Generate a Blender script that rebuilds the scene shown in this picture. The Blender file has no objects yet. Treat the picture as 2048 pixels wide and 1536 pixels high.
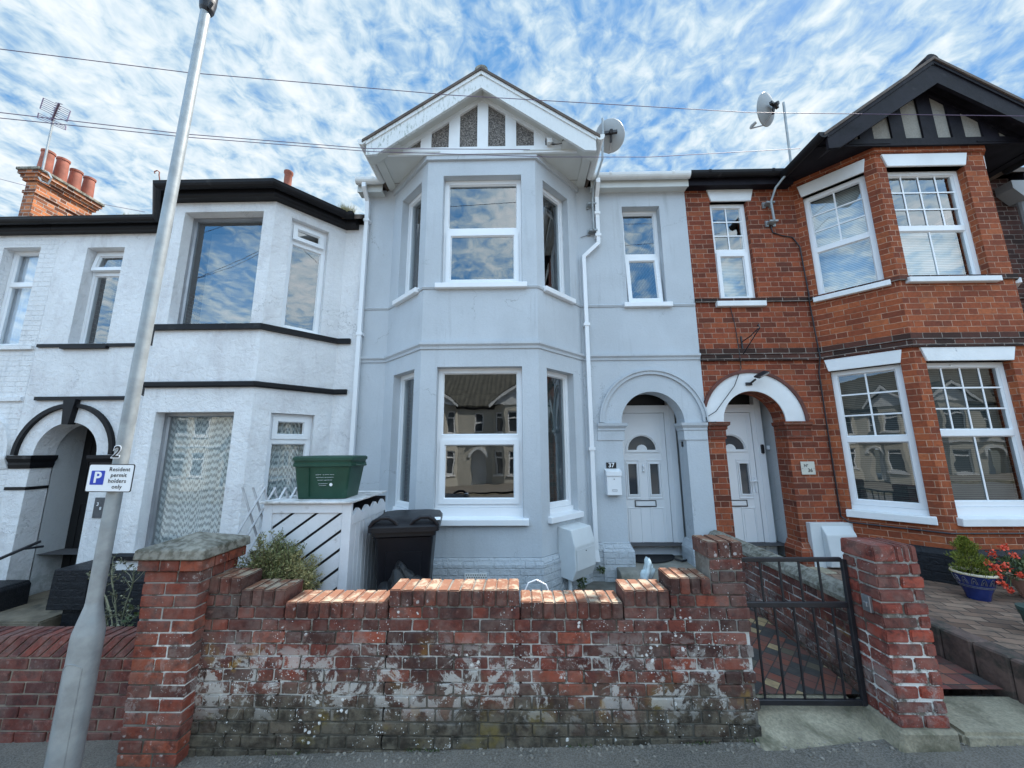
import bpy, bmesh, math, random
from mathutils import Vector, Matrix
from mathutils.geometry import tessellate_polygon
rnd = random.Random(7)
R = math.radians
S = bpy.context.scene
COL = S.collection
# ---------------------------------------------------------------- camera
# world origin = the camera's eye; z = -1.85 is the pavement by the garden wall
PITCH, YAW, ROLL = R(10.0), R(1.0), R(0.33)
cd = bpy.data.cameras.new("camera"); cam = bpy.data.objects.new("camera", cd); COL.objects.link(cam)
cd.sensor_width = 36.0; cd.lens = 740.0/2048.0*36.0; cd.clip_start = 0.05; cd.clip_end = 2000
_f = Vector((-math.sin(YAW)*math.cos(PITCH), math.cos(YAW)*math.cos(PITCH), math.sin(PITCH)))
_r = Vector((math.cos(YAW), math.sin(YAW), 0)); _u = _r.cross(_f)
_r2 = math.cos(ROLL)*_r - math.sin(ROLL)*_u; _u2 = math.sin(ROLL)*_r + math.cos(ROLL)*_u
cam.matrix_world = Matrix(((_r2.x, _u2.x, -_f.x, 0), (_r2.y, _u2.y, -_f.y, 0), (_r2.z, _u2.z, -_f.z, 0), (0, 0, 0, 1)))
S.camera = cam
S.view_settings.view_transform = 'Standard'; S.view_settings.look = 'None'
S.view_settings.exposure = 1.10; S.view_settings.gamma = 1.0
# ---------------------------------------------------------------- sun + sky
SUN_EL, SUN_AZ = R(56.0), R(57.0)      # azimuth from +Y (behind the houses) towards +X
sd = Vector((math.sin(SUN_AZ)*math.cos(SUN_EL), math.cos(SUN_AZ)*math.cos(SUN_EL), math.sin(SUN_EL)))
sl = bpy.data.lights.new("sun", 'SUN'); sl.energy = 4.4; sl.angle = R(0.5); sl.color = (1.0, 0.95, 0.87)
so = bpy.data.objects.new("sun", sl); COL.objects.link(so)
so.rotation_euler = (-sd).to_track_quat('-Z', 'Y').to_euler(); so.location = sd*60
W = bpy.data.worlds.new("World"); S.world = W; W.use_nodes = True
def N(nt, typ, **kw):
    n = nt.nodes.new(typ)
    ins = kw.pop('i', {})
    for k, v in kw.items(): setattr(n, k, v)
    for k, v in ins.items():
        s = n.inputs[k]
        if isinstance(v, bpy.types.NodeSocket): nt.links.new(v, s)
        else: s.default_value = v
    return n
def M_(nt, op, a, b=0.0, c=0.0, clamp=False):
    n = nt.nodes.new('ShaderNodeMath'); n.operation = op; n.use_clamp = clamp
    for k, v in enumerate((a, b, c)):
        if isinstance(v, bpy.types.NodeSocket): nt.links.new(v, n.inputs[k])
        else: n.inputs[k].default_value = v
    return n.outputs[0]
def MIX(nt, fac, a, b, mode='MIX'):
    n = nt.nodes.new('ShaderNodeMix'); n.data_type = 'RGBA'; n.blend_type = mode; n.clamp_factor = True
    for idx, v in ((0, fac), (6, a), (7, b)):
        s = n.inputs[idx]
        if isinstance(v, bpy.types.NodeSocket): nt.links.new(v, s)
        elif idx == 0: s.default_value = v
        else: s.default_value = (v[0], v[1], v[2], 1)
    return n.outputs[2]
def SS(nt, x, lo, hi):
    n = nt.nodes.new('ShaderNodeMapRange'); n.interpolation_type = 'SMOOTHSTEP'
    nt.links.new(x, n.inputs[0]); n.inputs[1].default_value = lo; n.inputs[2].default_value = hi
    return n.outputs[0]
def NOISE(nt, vec, scale, detail=4, rough=0.55, dist=0.0, out=0):
    n = N(nt, 'ShaderNodeTexNoise'); n.inputs['Scale'].default_value = scale; n.inputs['Detail'].default_value = detail
    n.inputs['Roughness'].default_value = rough; n.inputs['Distortion'].default_value = dist
    if vec is not None: nt.links.new(vec, n.inputs['Vector'])
    return n.outputs[out]
wt = W.node_tree; wt.nodes.clear()
sky = N(wt, 'ShaderNodeTexSky', sky_type='NISHITA', sun_disc=False, sun_elevation=SUN_EL, sun_rotation=SUN_AZ, air_density=1.0, dust_density=0.6, ozone_density=1.2)
tc = N(wt, 'ShaderNodeTexCoord')
sx = N(wt, 'ShaderNodeSeparateXYZ', i={0: tc.outputs['Generated']})
zc = M_(wt, 'ADD', M_(wt, 'MAXIMUM', sx.outputs[2], 0.0), 0.12)
px = M_(wt, 'DIVIDE', sx.outputs[0], zc); py = M_(wt, 'DIVIDE', sx.outputs[1], zc)
pv = N(wt, 'ShaderNodeCombineXYZ', i={0: px, 1: py}).outputs[0]
mp = N(wt, 'ShaderNodeMapping', i={0: pv, 'Rotation': (0, 0, R(6)), 'Scale': (1.0, 0.42, 1.0)}).outputs[0]
mp2 = N(wt, 'ShaderNodeMapping', i={0: pv, 'Rotation': (0, 0, R(-14)), 'Scale': (1.0, 0.95, 1.0)}).outputs[0]
big = NOISE(wt, mp, 1.7, 6, 0.6, 0.6)
puff = NOISE(wt, mp2, 16.0, 4, 0.6, 0.5)
fine = NOISE(wt, mp2, 34.0, 4, 0.6, 0.3)
d = M_(wt, 'ADD', M_(wt, 'MULTIPLY', big, 1.30), M_(wt, 'ADD', M_(wt, 'MULTIPLY', puff, 0.85), M_(wt, 'MULTIPLY', fine, 0.20)))
cm = SS(wt, d, 0.95, 1.30)
thick = SS(wt, d, 1.14, 1.52)
skys = N(wt, 'ShaderNodeVectorMath', operation='SCALE', i={0: sky.outputs[0], 3: 1.0}).outputs[0]
skyb = MIX(wt, 0.70, skys, (1.3, 4.5, 9.6))
cloudc = MIX(wt, thick, (6.6, 8.4, 9.5), (10.8, 11.3, 11.6))
cm2 = M_(wt, 'MULTIPLY', cm, 0.93)
skyc = MIX(wt, cm2, skyb, cloudc)
hz = SS(wt, sx.outputs[2], 0.0, 0.28)
skyc = MIX(wt, M_(wt, 'SUBTRACT', 0.75, M_(wt, 'MULTIPLY', hz, 0.75)), skyc, (5.0, 6.0, 6.9))
# sky behind the camera brightened as added fill light for the shaded facades
back = M_(wt, 'SUBTRACT', 1.0, SS(wt, sx.outputs[1], -0.35, 0.25))
bg = N(wt, 'ShaderNodeBackground', i={0: skyc, 1: M_(wt, 'ADD', 0.045, M_(wt, 'MULTIPLY', back, 0.073))})
wo = N(wt, 'ShaderNodeOutputWorld', i={0: bg.outputs[0]})

# ---------------------------------------------------------------- helpers
def tag(o, label=None, cat=None, group=None, kind=None):
    if label: o['label'] = label
    if cat: o['category'] = cat
    if group: o['group'] = group
    if kind: o['kind'] = kind
    return o
def empty(name, loc, label, cat, group=None, rz=0):
    o = bpy.data.objects.new(name, None); COL.objects.link(o); o.location = loc; o.rotation_euler = (0, 0, rz)
    o.empty_display_size = 0.1
    return tag(o, label, cat, group)
def autouv(bm):
    uv = bm.loops.layers.uv.verify()
    for f in bm.faces:
        n = f.normal
        if abs(n.z) > 0.75: a, b = Vector((1, 0, 0)), Vector((0, 1, 0))
        else:
            a = Vector((0, 0, 1)).cross(n).normalized(); b = n.cross(a).normalized()
            if abs(n.z) < 0.02: b = Vector((0, 0, 1))
            if a.x < -0.01 or (abs(a.x) <= 0.01 and a.y < 0): a = -a
        for l in f.loops: l[uv].uv = (l.vert.co.dot(a), l.vert.co.dot(b))
class B:
    def __init__(s, M=None): s.bm = bmesh.new(); s.M = M or Matrix.Identity(4)
    def v(s, p): return s.bm.verts.new(s.M @ Vector(p))
    def quad(s, *ps):
        vs = [s.v(p) for p in ps]
        try: return s.bm.faces.new(vs)
        except ValueError: return None
    def box(s, x0, x1, y0, y1, z0, z1, jit=0.0):
        P = [(x, y, z) for x in (x0, x1) for y in (y0, y1) for z in (z0, z1)]
        if jit: P = [tuple(c+rnd.uniform(-jit, jit) for c in p) for p in P]
        V = [s.v(p) for p in P]
        for f in ((0, 1, 3, 2), (4, 6, 7, 5), (0, 4, 5, 1), (2, 3, 7, 6), (0, 2, 6, 4), (1, 5, 7, 3)): s.bm.faces.new([V[k] for k in f])
        return s
    def prism(s, poly, axis, a, b, caps=True):
        # poly of 2D points; axis 'y': (x,z) extruded a..b in y ; 'x': (y,z) ; 'z': (x,y)
        def P(q, t):
            return {'y': (q[0], t, q[1]), 'x': (t, q[0], q[1]), 'z': (q[0], q[1], t)}[axis]
        A = [s.v(P(q, a)) for q in poly]; C = [s.v(P(q, b)) for q in poly]; n = len(poly)
        for k in range(n): s.bm.faces.new((A[k], A[(k+1) % n], C[(k+1) % n], C[k]))
        if caps: s.bm.faces.new(A); s.bm.faces.new(list(reversed(C)))
        return s
    def tube(s, pts, r, n=8, caps=True, sq=False):
        pts = [Vector(p) for p in pts]; rs = r if isinstance(r, (list, tuple)) else [r]*len(pts)
        rings = []; up = None
        for k, p in enumerate(pts):
            if k == 0: t = pts[1]-p
            elif k == len(pts)-1: t = p-pts[k-1]
            else: t = (pts[k+1]-p).normalized()+(p-pts[k-1]).normalized()
            t.normalize()
            if up is None:
                up = Vector((0, 0, 1)) if abs(t.z) < 0.9 else Vector((0, 1, 0))
            a = t.cross(up)
            if a.length < 1e-4: a = t.cross(Vector((1, 0, 0)))
            a.normalize(); b = a.cross(t).normalized(); up = b
            off = math.pi/n if n == 4 else 0
            rings.append([s.v(p+(a*math.cos(2*math.pi*j/n+off)+b*math.sin(2*math.pi*j/n+off))*rs[k]) for j in range(n)])
        for k in range(len(rings)-1):
            for j in range(n): s.bm.faces.new((rings[k][j], rings[k][(j+1) % n], rings[k+1][(j+1) % n], rings[k+1][j]))
        if caps: s.bm.faces.new(list(reversed(rings[0]))); s.bm.faces.new(rings[-1])
        return s
    def lathe(s, prof, c, n=24, M=None):
        rings = []
        for (r, z) in prof:
            rings.append([s.v((M @ Vector((r*math.cos(2*math.pi*j/n), r*math.sin(2*math.pi*j/n), z)) if M else Vector((r*math.cos(2*math.pi*j/n), r*math.sin(2*math.pi*j/n), z)))+Vector(c)) for j in range(n)])
        for k in range(len(rings)-1):
            for j in range(n): s.bm.faces.new((rings[k][j], rings[k][(j+1) % n], rings[k+1][(j+1) % n], rings[k+1][j]))
        if prof[0][0] > 1e-4: s.bm.faces.new(list(reversed(rings[0])))
        if prof[-1][0] > 1e-4: s.bm.faces.new(rings[-1])
        return s
    def slab(s, outer, holes, y0, y1):
        # vertical panel in local x,z with holes, front at y0, back at y1
        loops = [[Vector((p[0], p[1], 0)) for p in L] for L in [outer]+list(holes)]
        tris = tessellate_polygon(loops); flat = [p for L in loops for p in L]
        F = [s.v((p.x, y0, p.y)) for p in flat]; K = [s.v((p.x, y1, p.y)) for p in flat]
        for t in tris:
            try:
                s.bm.faces.new([F[k] for k in t]); s.bm.faces.new([K[k] for k in reversed(t)])
            except ValueError: pass
        o = 0
        for L in loops:
            n = len(L)
            for k in range(n):
                a, b = o+k, o+(k+1) % n
                s.bm.faces.new((F[a], F[b], K[b], K[a]))
            o += n
        return s
    def rect(s, u0, u1, v0, v1): return [(u0, v0), (u1, v0), (u1, v1), (u0, v1)]
    def out(s, name, mat, parent=None, bevel=0.0, smooth=False, label=None, segs=1, clean=True):
        bm = s.bm
        if bevel > 0: bmesh.ops.bevel(bm, geom=list(bm.edges), offset=bevel, segments=segs, affect='EDGES', clamp_overlap=True)
        bmesh.ops.recalc_face_normals(bm, faces=bm.faces)
        bm.normal_update(); autouv(bm)
        me = bpy.data.meshes.new(name); bm.to_mesh(me); bm.free()
        for m in (mat if isinstance(mat, (list, tuple)) else [mat]): me.materials.append(m)
        if smooth:
            for p in me.polygons: p.use_smooth = True
        o = bpy.data.objects.new(name, me); COL.objects.link(o)
        if parent is not None:
            o.parent = parent
            if parent.type == 'EMPTY' and parent.parent is None:
                o.matrix_parent_inverse = (Matrix.Translation(parent.location) @ Matrix.Rotation(parent.rotation_euler.z, 4, 'Z')).inverted()
        if label: o['label'] = label
        if smooth == 'auto':
            me.set_sharp_from_angle(angle=R(35))
        return o
def arch(cx, z0, r, z1=None, n=24, a0=0.0, a1=math.pi):
    return [(cx+r*math.cos(a0+(a1-a0)*k/n), z0+r*math.sin(a0+(a1-a0)*k/n)) for k in range(n+1)]
def facet(p, q):
    ang = math.atan2(q[1]-p[1], q[0]-p[0]); L = math.hypot(q[0]-p[0], q[1]-p[1])
    return Matrix.Translation((p[0], p[1], 0)) @ Matrix.Rotation(ang, 4, 'Z'), L

# ---------------------------------------------------------------- materials
def mat(name, col=(.5, .5, .5), rough=0.6, metal=0.0, spec=0.5, var=0.0, vscale=3.0, bump=0.0, bscale=40.0, dirt=None, dscale=2.5, dlo=.55, dhi=.75, coord='Object', bd=5, fine=None):
    m = bpy.data.materials.new(name); m.use_nodes = True; nt = m.node_tree; bs = nt.nodes['Principled BSDF']
    bs.inputs['Roughness'].default_value = rough; bs.inputs['Metallic'].default_value = metal
    bs.inputs['Specular IOR Level'].default_value = spec
    t = N(nt, 'ShaderNodeTexCoord').outputs[coord]
    c = None
    if var:
        n = NOISE(nt, t, vscale, 6, 0.6)
        f = SS(nt, n, .3, .7)
        c = MIX(nt, f, [x*(1-var) for x in col], [min(1, x*(1+var)) for x in col])
    if dirt:
        n = NOISE(nt, t, dscale, 8, 0.65, 0.3); f = SS(nt, n, dlo, dhi)
        c = MIX(nt, f, c if c is not None else col, dirt)
    if fine:
        n = NOISE(nt, t, fine[0], 3, 0.6); f = SS(nt, n, .38, .62)
        c0 = c if c is not None else col
        c = MIX(nt, M_(nt, 'MULTIPLY', f, fine[1]), c0, fine[2])
    if c is not None: nt.links.new(c, bs.inputs['Base Color'])
    else: bs.inputs['Base Color'].default_value = (*col, 1)
    if bump:
        h = NOISE(nt, t, bscale, bd, 0.6)
        b = N(nt, 'ShaderNodeBump', i={'Height': h, 'Distance': 0.01, 'Strength': bump})
        nt.links.new(b.outputs[0], bs.inputs['Normal'])
    return m
def flemish(nt, uvs, bw=.225, hw=.1125, rh=.075, mj=.0045, mode='flemish', wob=.0035):
    """returns (mortar mask, brick random colour, brick random 2)"""
    wn = NOISE(nt, uvs, 18, 3, .6, out=1)
    off = N(nt, 'ShaderNodeVectorMath', operation='SCALE', i={0: N(nt, 'ShaderNodeVectorMath', operation='SUBTRACT', i={0: wn, 1: (.5, .5, .5)}).outputs[0], 3: wob*2.2}).outputs[0]
    uv2 = N(nt, 'ShaderNodeVectorMath', operation='ADD', i={0: uvs, 1: off}).outputs[0]
    s = N(nt, 'ShaderNodeSeparateXYZ', i={0: uv2})
    v = M_(nt, 'DIVIDE', s.outputs[1], rh); row = M_(nt, 'FLOOR', v); fv = M_(nt, 'MULTIPLY', M_(nt, 'SUBTRACT', v, row), rh)
    per = bw+hw if mode == 'flemish' else bw
    odd = M_(nt, 'MODULO', M_(nt, 'ABSOLUTE', row), 2.0)
    u = M_(nt, 'DIVIDE', M_(nt, 'ADD', M_(nt, 'ADD', s.outputs[0], 50*per), M_(nt, 'MULTIPLY', odd, per/2)), per)
    iu = M_(nt, 'FLOOR', u); fu = M_(nt, 'MULTIPLY', M_(nt, 'SUBTRACT', u, iu), per)
    du = M_(nt, 'MINIMUM', fu, M_(nt, 'SUBTRACT', per, fu))
    idx = M_(nt, 'MULTIPLY', iu, 2.0)
    if mode == 'flemish':
        du = M_(nt, 'MINIMUM', du, M_(nt, 'ABSOLUTE', M_(nt, 'SUBTRACT', fu, bw)))
        idx = M_(nt, 'ADD', idx, M_(nt, 'GREATER_THAN', fu, bw))
    dv = M_(nt, 'MINIMUM', fv, M_(nt, 'SUBTRACT', rh, fv))
    dd = M_(nt, 'MINIMUM', du, dv)
    mask = N(nt, 'ShaderNodeMapRange', interpolation_type='SMOOTHSTEP', i={0: dd, 1: mj-.001, 2: mj+.0018, 3: 1.0, 4: 0.0}).outputs[0]
    wnn = N(nt, 'ShaderNodeTexWhiteNoise', noise_dimensions='2D', i={0: N(nt, 'ShaderNodeCombineXYZ', i={0: idx, 1: row}).outputs[0]})
    return mask, wnn.outputs[0], N(nt, 'ShaderNodeSeparateColor', i={0: wnn.outputs[1]}).outputs[1]
def ramp(nt, f, cols):
    n = nt.nodes.new('ShaderNodeValToRGB'); nt.links.new(f, n.inputs[0]); e = n.color_ramp.elements
    while len(e) < len(cols): e.new(0.5)
    for k, (p, c) in enumerate(cols): e[k].position = p; e[k].color = (*c, 1)
    return n.outputs[0]
def brickmat(name, cols, mortar, rough=.85, bump=.6, mj=.0045, soot=None, painted=False, mode='flemish', sootlo=.5, soothi=.8, rh=.075):
    m = bpy.data.materials.new(name); m.use_nodes = True; nt = m.node_tree; bs = nt.nodes['Principled BSDF']
    uv = N(nt, 'ShaderNodeTexCoord').outputs['UV']; obc = N(nt, 'ShaderNodeTexCoord').outputs['Object']
    mk, r1, r2 = flemish(nt, uv, mj=mj, mode=mode, rh=rh)
    c = ramp(nt, r1, cols)
    n1 = NOISE(nt, obc, 30, 5, .65)
    c = MIX(nt, SS(nt, n1, .35, .75), c, MIX(nt, .35, c, (0.02, 0.015, 0.012)))
    n2 = NOISE(nt, obc, 1.3, 5, .6)
    c = MIX(nt, M_(nt, 'MULTIPLY', SS(nt, n2, .38, .68), .30), c, [x*.45 for x in cols[0][1]])
    if soot:
        n3 = NOISE(nt, obc, 1.7, 7, .65, .4)
        c = MIX(nt, M_(nt, 'MULTIPLY', SS(nt, n3, sootlo, soothi), .75), c, soot)
    mn = NOISE(nt, obc, 9, 5, .6)
    mc = MIX(nt, SS(nt, mn, .35, .7), mortar, [x*.45 for x in mortar])
    c = MIX(nt, mk, c, mc)
    nt.links.new(c, bs.inputs['Base Color']); bs.inputs['Roughness'].default_value = rough; bs.inputs['Specular IOR Level'].default_value = .25
    h = M_(nt, 'SUBTRACT', M_(nt, 'ADD', M_(nt, 'MULTIPLY', NOISE(nt, obc, 70, 5, .7), .35), M_(nt, 'MULTIPLY', r2, .12)), mk)
    b = N(nt, 'ShaderNodeBump', i={'Height': h, 'Distance': 0.006, 'Strength': bump})
    nt.links.new(b.outputs[0], bs.inputs['Normal'])
    return m
def render_mat(name, col, dirtcol=None, bump=.35, bscale=16, brickghost=.0, dlo=.55, dhi=.8, stain=None, rough=.8):
    """painted roughcast render"""
    m = bpy.data.materials.new(name); m.use_nodes = True; nt = m.node_tree; bs = nt.nodes['Principled BSDF']
    t = N(nt, 'ShaderNodeTexCoord'); o = t.outputs['Object']; uv = t.outputs['UV']
    n = NOISE(nt, o, 1.1, 6, .6)
    c = MIX(nt, SS(nt, n, .3, .7), [x*.92 for x in col], [min(x*1.05, 1) for x in col])
    n = NOISE(nt, o, 60, 3, .6)
    c = MIX(nt, M_(nt, 'MULTIPLY', SS(nt, n, .45, .75), .16), c, [x*.55 for x in col])
    if dirtcol:
        mpg = N(nt, 'ShaderNodeMapping', i={0: o, 'Scale': (1.6, 1.6, .8)}).outputs[0]
        n = NOISE(nt, mpg, 1.6, 9, .68, .6)
        c = MIX(nt, M_(nt, 'MULTIPLY', SS(nt, n, dlo, dhi), .55), c, dirtcol)
    if stain:
        n = NOISE(nt, o, 1.9, 8, .7, .8); n2 = NOISE(nt, o, 24, 4, .7)
        f = M_(nt, 'MULTIPLY', SS(nt, n, .60, .72), SS(nt, n2, .42, .6))
        c = MIX(nt, M_(nt, 'MULTIPLY', f, .6), c, stain)
    sk = N(nt, 'ShaderNodeMapping', i={0: o, 'Scale': (7, 7, .55)}).outputs[0]
    f = M_(nt, 'MULTIPLY', SS(nt, NOISE(nt, sk, 1.5, 6, .65, .3), .52, .78), SS(nt, NOISE(nt, o, .9, 3, .5), .42, .65))
    c = MIX(nt, M_(nt, 'MULTIPLY', f, .5), c, [x*.55 for x in col])
    vo = N(nt, 'ShaderNodeTexVoronoi', feature='DISTANCE_TO_EDGE', i={'Vector': N(nt, 'ShaderNodeVectorMath', operation='ADD', i={0: o, 1: N(nt, 'ShaderNodeVectorMath', operation='SCALE', i={0: NOISE(nt, o, 3, 5, .7, out=1), 3: .5}).outputs[0]}).outputs[0], 'Scale': .75})
    ck = M_(nt, 'MULTIPLY', M_(nt, 'LESS_THAN', vo.outputs['Distance'], .0022), SS(nt, NOISE(nt, o, 1.4, 2, .5), .52, .60))
    c = MIX(nt, M_(nt, 'MULTIPLY', ck, .55), c, [x*.35 for x in col])
    sz = N(nt, 'ShaderNodeSeparateXYZ', i={0: o}).outputs[2]
    gr = M_(nt, 'MULTIPLY', M_(nt, 'SUBTRACT', 1.0, SS(nt, M_(nt, 'ADD', sz, M_(nt, 'MULTIPLY', NOISE(nt, o, 4, 6, .7), .9)), -1.35, -.75)), SS(nt, NOISE(nt, o, 11, 5, .7), .4, .6))
    c = MIX(nt, M_(nt, 'MULTIPLY', gr, .5), c, [col[0]*.42, col[1]*.44, col[2]*.40])
    h = M_(nt, 'ADD', M_(nt, 'MULTIPLY', NOISE(nt, o, bscale, 5, .62, .5), 1.0), M_(nt, 'MULTIPLY', NOISE(nt, o, 130, 3, .6), .25))
    if brickghost:
        mk, r1, r2 = flemish(nt, uv, mj=.006, wob=.006)
        h = M_(nt, 'SUBTRACT', h, M_(nt, 'MULTIPLY', mk, brickghost))
        h = M_(nt, 'ADD', h, M_(nt, 'MULTIPLY', r2, brickghost*.35))
    b = N(nt, 'ShaderNodeBump', i={'Height': h, 'Distance': 0.022, 'Strength': bump})
    nt.links.new(b.outputs[0], bs.inputs['Normal'])
    nt.links.new(c, bs.inputs['Base Color']); bs.inputs['Roughness'].default_value = rough; bs.inputs['Specular IOR Level'].default_value = .25
    return m
def glassmat(name, refl=.25, tint=(.8, .85, .86), wav=.006):
    m = bpy.data.materials.new(name); m.use_nodes = True; nt = m.node_tree; nt.nodes.remove(nt.nodes['Principled BSDF'])
    o = N(nt, 'ShaderNodeTexCoord').outputs['Object']
    b = N(nt, 'ShaderNodeBump', i={'Height': NOISE(nt, o, 2.2, 2, .5), 'Distance': .05, 'Strength': wav*4})
    g = N(nt, 'ShaderNodeBsdfGlossy', i={'Color': (.95, .98, 1, 1), 'Roughness': 0.004, 'Normal': b.outputs[0]})
    tr = N(nt, 'ShaderNodeBsdfTransparent', i={'Color': (*tint, 1)})
    ge = N(nt, 'ShaderNodeNewGeometry')
    ct = M_(nt, 'ABSOLUTE', N(nt, 'ShaderNodeVectorMath', operation='DOT_PRODUCT', i={0: ge.outputs['Incoming'], 1: ge.outputs['True Normal']}).outputs['Value'])
    f = M_(nt, 'ADD', refl, M_(nt, 'MULTIPLY', M_(nt, 'POWER', M_(nt, 'SUBTRACT', 1.0, ct, clamp=True), 4.0), 1-refl), clamp=True)
    mx = N(nt, 'ShaderNodeMixShader', i={0: f, 1: tr.outputs[0], 2: g.outputs[0]})
    nt.links.new(mx.outputs[0], nt.nodes['Material Output'].inputs[0])
    return m
RED = [(0.0, (.13, .038, .022)), (.3, (.215, .052, .027)), (.6, (.29, .070, .032)), (.85, (.36, .095, .040)), (1.0, (.25, .080, .040))]
MT = {}
MT['grey'] = render_mat('blue_grey_render', (.50, .54, .575), (.42, .445, .47), bump=.16, bscale=30, dlo=.5, dhi=.9)
MT['greytrim'] = render_mat('blue_grey_trim', (.50, .54, .575), (.40, .42, .44), bump=.12, bscale=30, dlo=.5, dhi=.8)
MT['greybrick'] = render_mat('blue_grey_painted_brick', (.50, .54, .575), (.33, .36, .36), bump=.75, bscale=26, brickghost=1.3, dlo=.55, dhi=.85)
MT['white38'] = render_mat('white_roughcast', (.78, .79, .80), (.50, .48, .49), bump=.95, bscale=13, dlo=.46, dhi=.74, stain=(.34, .24, .23))
MT['white38b'] = render_mat('white_painted_brick', (.77, .78, .79), (.52, .52, .52), bump=.7, bscale=22, brickghost=.7, dlo=.5, dhi=.78, stain=(.42, .3, .28))
MT['porchgrey'] = render_mat('grey_porch_paint', (.50, .52, .53), None, bump=.3, bscale=18)  # plain grey paint of the porch walls
MT['white'] = mat('white_paint', (.70, .72, .73), .5, var=.08, vscale=2, dirt=(.42, .42, .40), dlo=.62, dhi=.9, bump=.08)
MT['peel'] = mat('peeling_white_paint', (.72, .74, .75), .6, var=.06, dirt=(.04, .05, .11), dscale=5.5, dlo=.66, dhi=.68, bump=.3, bscale=30)
MT['upvc'] = mat('white_upvc', (.78, .80, .82), .28, var=.03, vscale=1.5)
MT['upvc2'] = mat('white_gutter_plastic', (.66, .67, .66), .35, var=.10, vscale=3, dirt=(.38, .37, .33), dlo=.55, dhi=.85)
MT['barge'] = mat('weathered_white_board', (.66, .68, .67), .6, var=.06, vscale=2)
def bargemat():
    m = MT['barge']; nt = m.node_tree; bs = nt.nodes['Principled BSDF']
    o = N(nt, 'ShaderNodeTexCoord').outputs['Object']
    s = N(nt, 'ShaderNodeSeparateXYZ', i={0: o})
    st = N(nt, 'ShaderNodeMapping', i={0: o, 'Scale': (9, 9, 3)}).outputs[0]
    n = NOISE(nt, st, 3.2, 8, .75, .4); n2 = NOISE(nt, o, 1.6, 3, .5)
    left = SS(nt, M_(nt, 'MULTIPLY', s.outputs[0], -1.0), -.6, 1.7)
    f = M_(nt, 'MULTIPLY', SS(nt, n, .50, .66), M_(nt, 'ADD', M_(nt, 'MULTIPLY', left, .75), .10))
    c = MIX(nt, f, (.66, .68, .68), (.20, .24, .19))
    nt.links.new(c, bs.inputs['Base Color'])
bargemat()
MT['soffit'] = mat('white_soffit_board', (.55, .57, .55), .55, var=.06, vscale=2)
MT['black'] = mat('black_gloss_paint', (.009, .009, .011), .5, spec=.2, var=.2, dirt=(.05, .05, .05), dlo=.6, dhi=.8, bump=.15, bscale=20)
MT['blackplinth'] = render_mat('black_painted_brick', (.014, .015, .019), (.04, .04, .04), bump=.7, bscale=20, brickghost=1.2, rough=.5)
MT['blacktimber'] = mat('black_timber', (.010, .009, .013), .6, spec=.15, var=.35, vscale=5, dirt=(.035, .033, .036), dscale=6, dlo=.6, dhi=.8, bump=.3, bscale=25)
MT['red36'] = brickmat('red_brick_facade', RED, (.42, .26, .19), soot=(.09, .045, .035), mj=.0034)
MT['redorange'] = brickmat('orange_red_brick', [(0, (.20, .052, .027)), (.3, (.28, .071, .031)), (.7, (.355, .092, .036)), (1, (.42, .125, .050))], (.48, .28, .19), mj=.0034, soot=(.09, .042, .032), sootlo=.54, soothi=.8)
MT['darkbrick'] = brickmat('dark_brown_brick', [(0, (.035, .018, .016)), (.5, (.07, .028, .022)), (1, (.11, .04, .03))], (.22, .18, .16))
MT['stringbrick'] = brickmat('sooty_string_brick', [(0, (.022, .015, .014)), (.5, (.06, .028, .022)), (1, (.14, .05, .035))], (.28, .24, .21), mode='head')
MT['chimbrick'] = brickmat('chimney_brick', [(0, (.10, .035, .02)), (.5, (.40, .14, .06)), (1, (.55, .2, .08))], (.45, .42, .38), soot=(.03, .025, .025))
MT['pebble'] = mat('pebbledash', (.22, .20, .18), .9, var=.5, vscale=60, bump=1.0, bscale=70, dirt=(.42, .32, .18), dscale=1.2, dlo=.68, dhi=.76, fine=(55, .8, (.035, .03, .03)))
MT['pebble2'] = mat('pale_pebbledash', (.33, .31, .27), .9, var=.3, vscale=50, bump=1.0, bscale=60, dirt=(.5, .38, .2), dscale=1.5, dlo=.62, dhi=.74, fine=(50, .55, (.10, .09, .08)))
MT['glass'] = glassmat('window_glass', .17)
MT['glassdark'] = glassmat('clear_glass', .13, (.65, .7, .72))
MT['glasslite'] = glassmat('net_window_glass', .16, (.92, .95, .95))
MT['doorglass'] = mat('door_glass', (.05, .06, .07), .08, spec=.9)
MT['dark'] = mat('dark_interior', (.035, .035, .04), .8)
MT['blackvoid'] = mat('black_painted_door', (.006, .006, .007), .5)
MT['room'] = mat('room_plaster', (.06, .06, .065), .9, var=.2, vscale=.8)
MT['tile'] = mat('roof_tile', (.10, .075, .06), .8, var=.3, vscale=4, bump=.5, bscale=20)
MT['stone'] = mat('weathered_stone', (.155, .145, .115), .9, var=.3, vscale=7, bump=.7, bscale=30, dirt=(.07, .065, .045), dscale=6, dlo=.45, dhi=.65, fine=(26, .25, (.6, .58, .52)))
MT['concrete'] = mat('mossy_concrete', (.33, .295, .215), .95, var=.22, vscale=5, bump=.7, bscale=60, dirt=(.10, .095, .06), dscale=4, dlo=.48, dhi=.7, fine=(60, .35, (.12, .11, .08)))
MT['paving'] = mat('dark_yard_concrete', (.12, .115, .10), .95, var=.3, vscale=6, bump=.6, bscale=40)
MT['galv'] = mat('galvanised_steel', (.31, .335, .345), .5, metal=.35, var=.16, vscale=9, dirt=(.30, .34, .36), dscale=5, dlo=.5, dhi=.7, bump=.10, bscale=30)
MT['metalgrey'] = mat('grey_metal', (.35, .36, .38), .4, metal=.8, var=.1)
MT['darkmetal'] = mat('black_iron', (.014, .014, .018), .45, metal=.0, var=.3, vscale=12, bump=.1)
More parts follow.
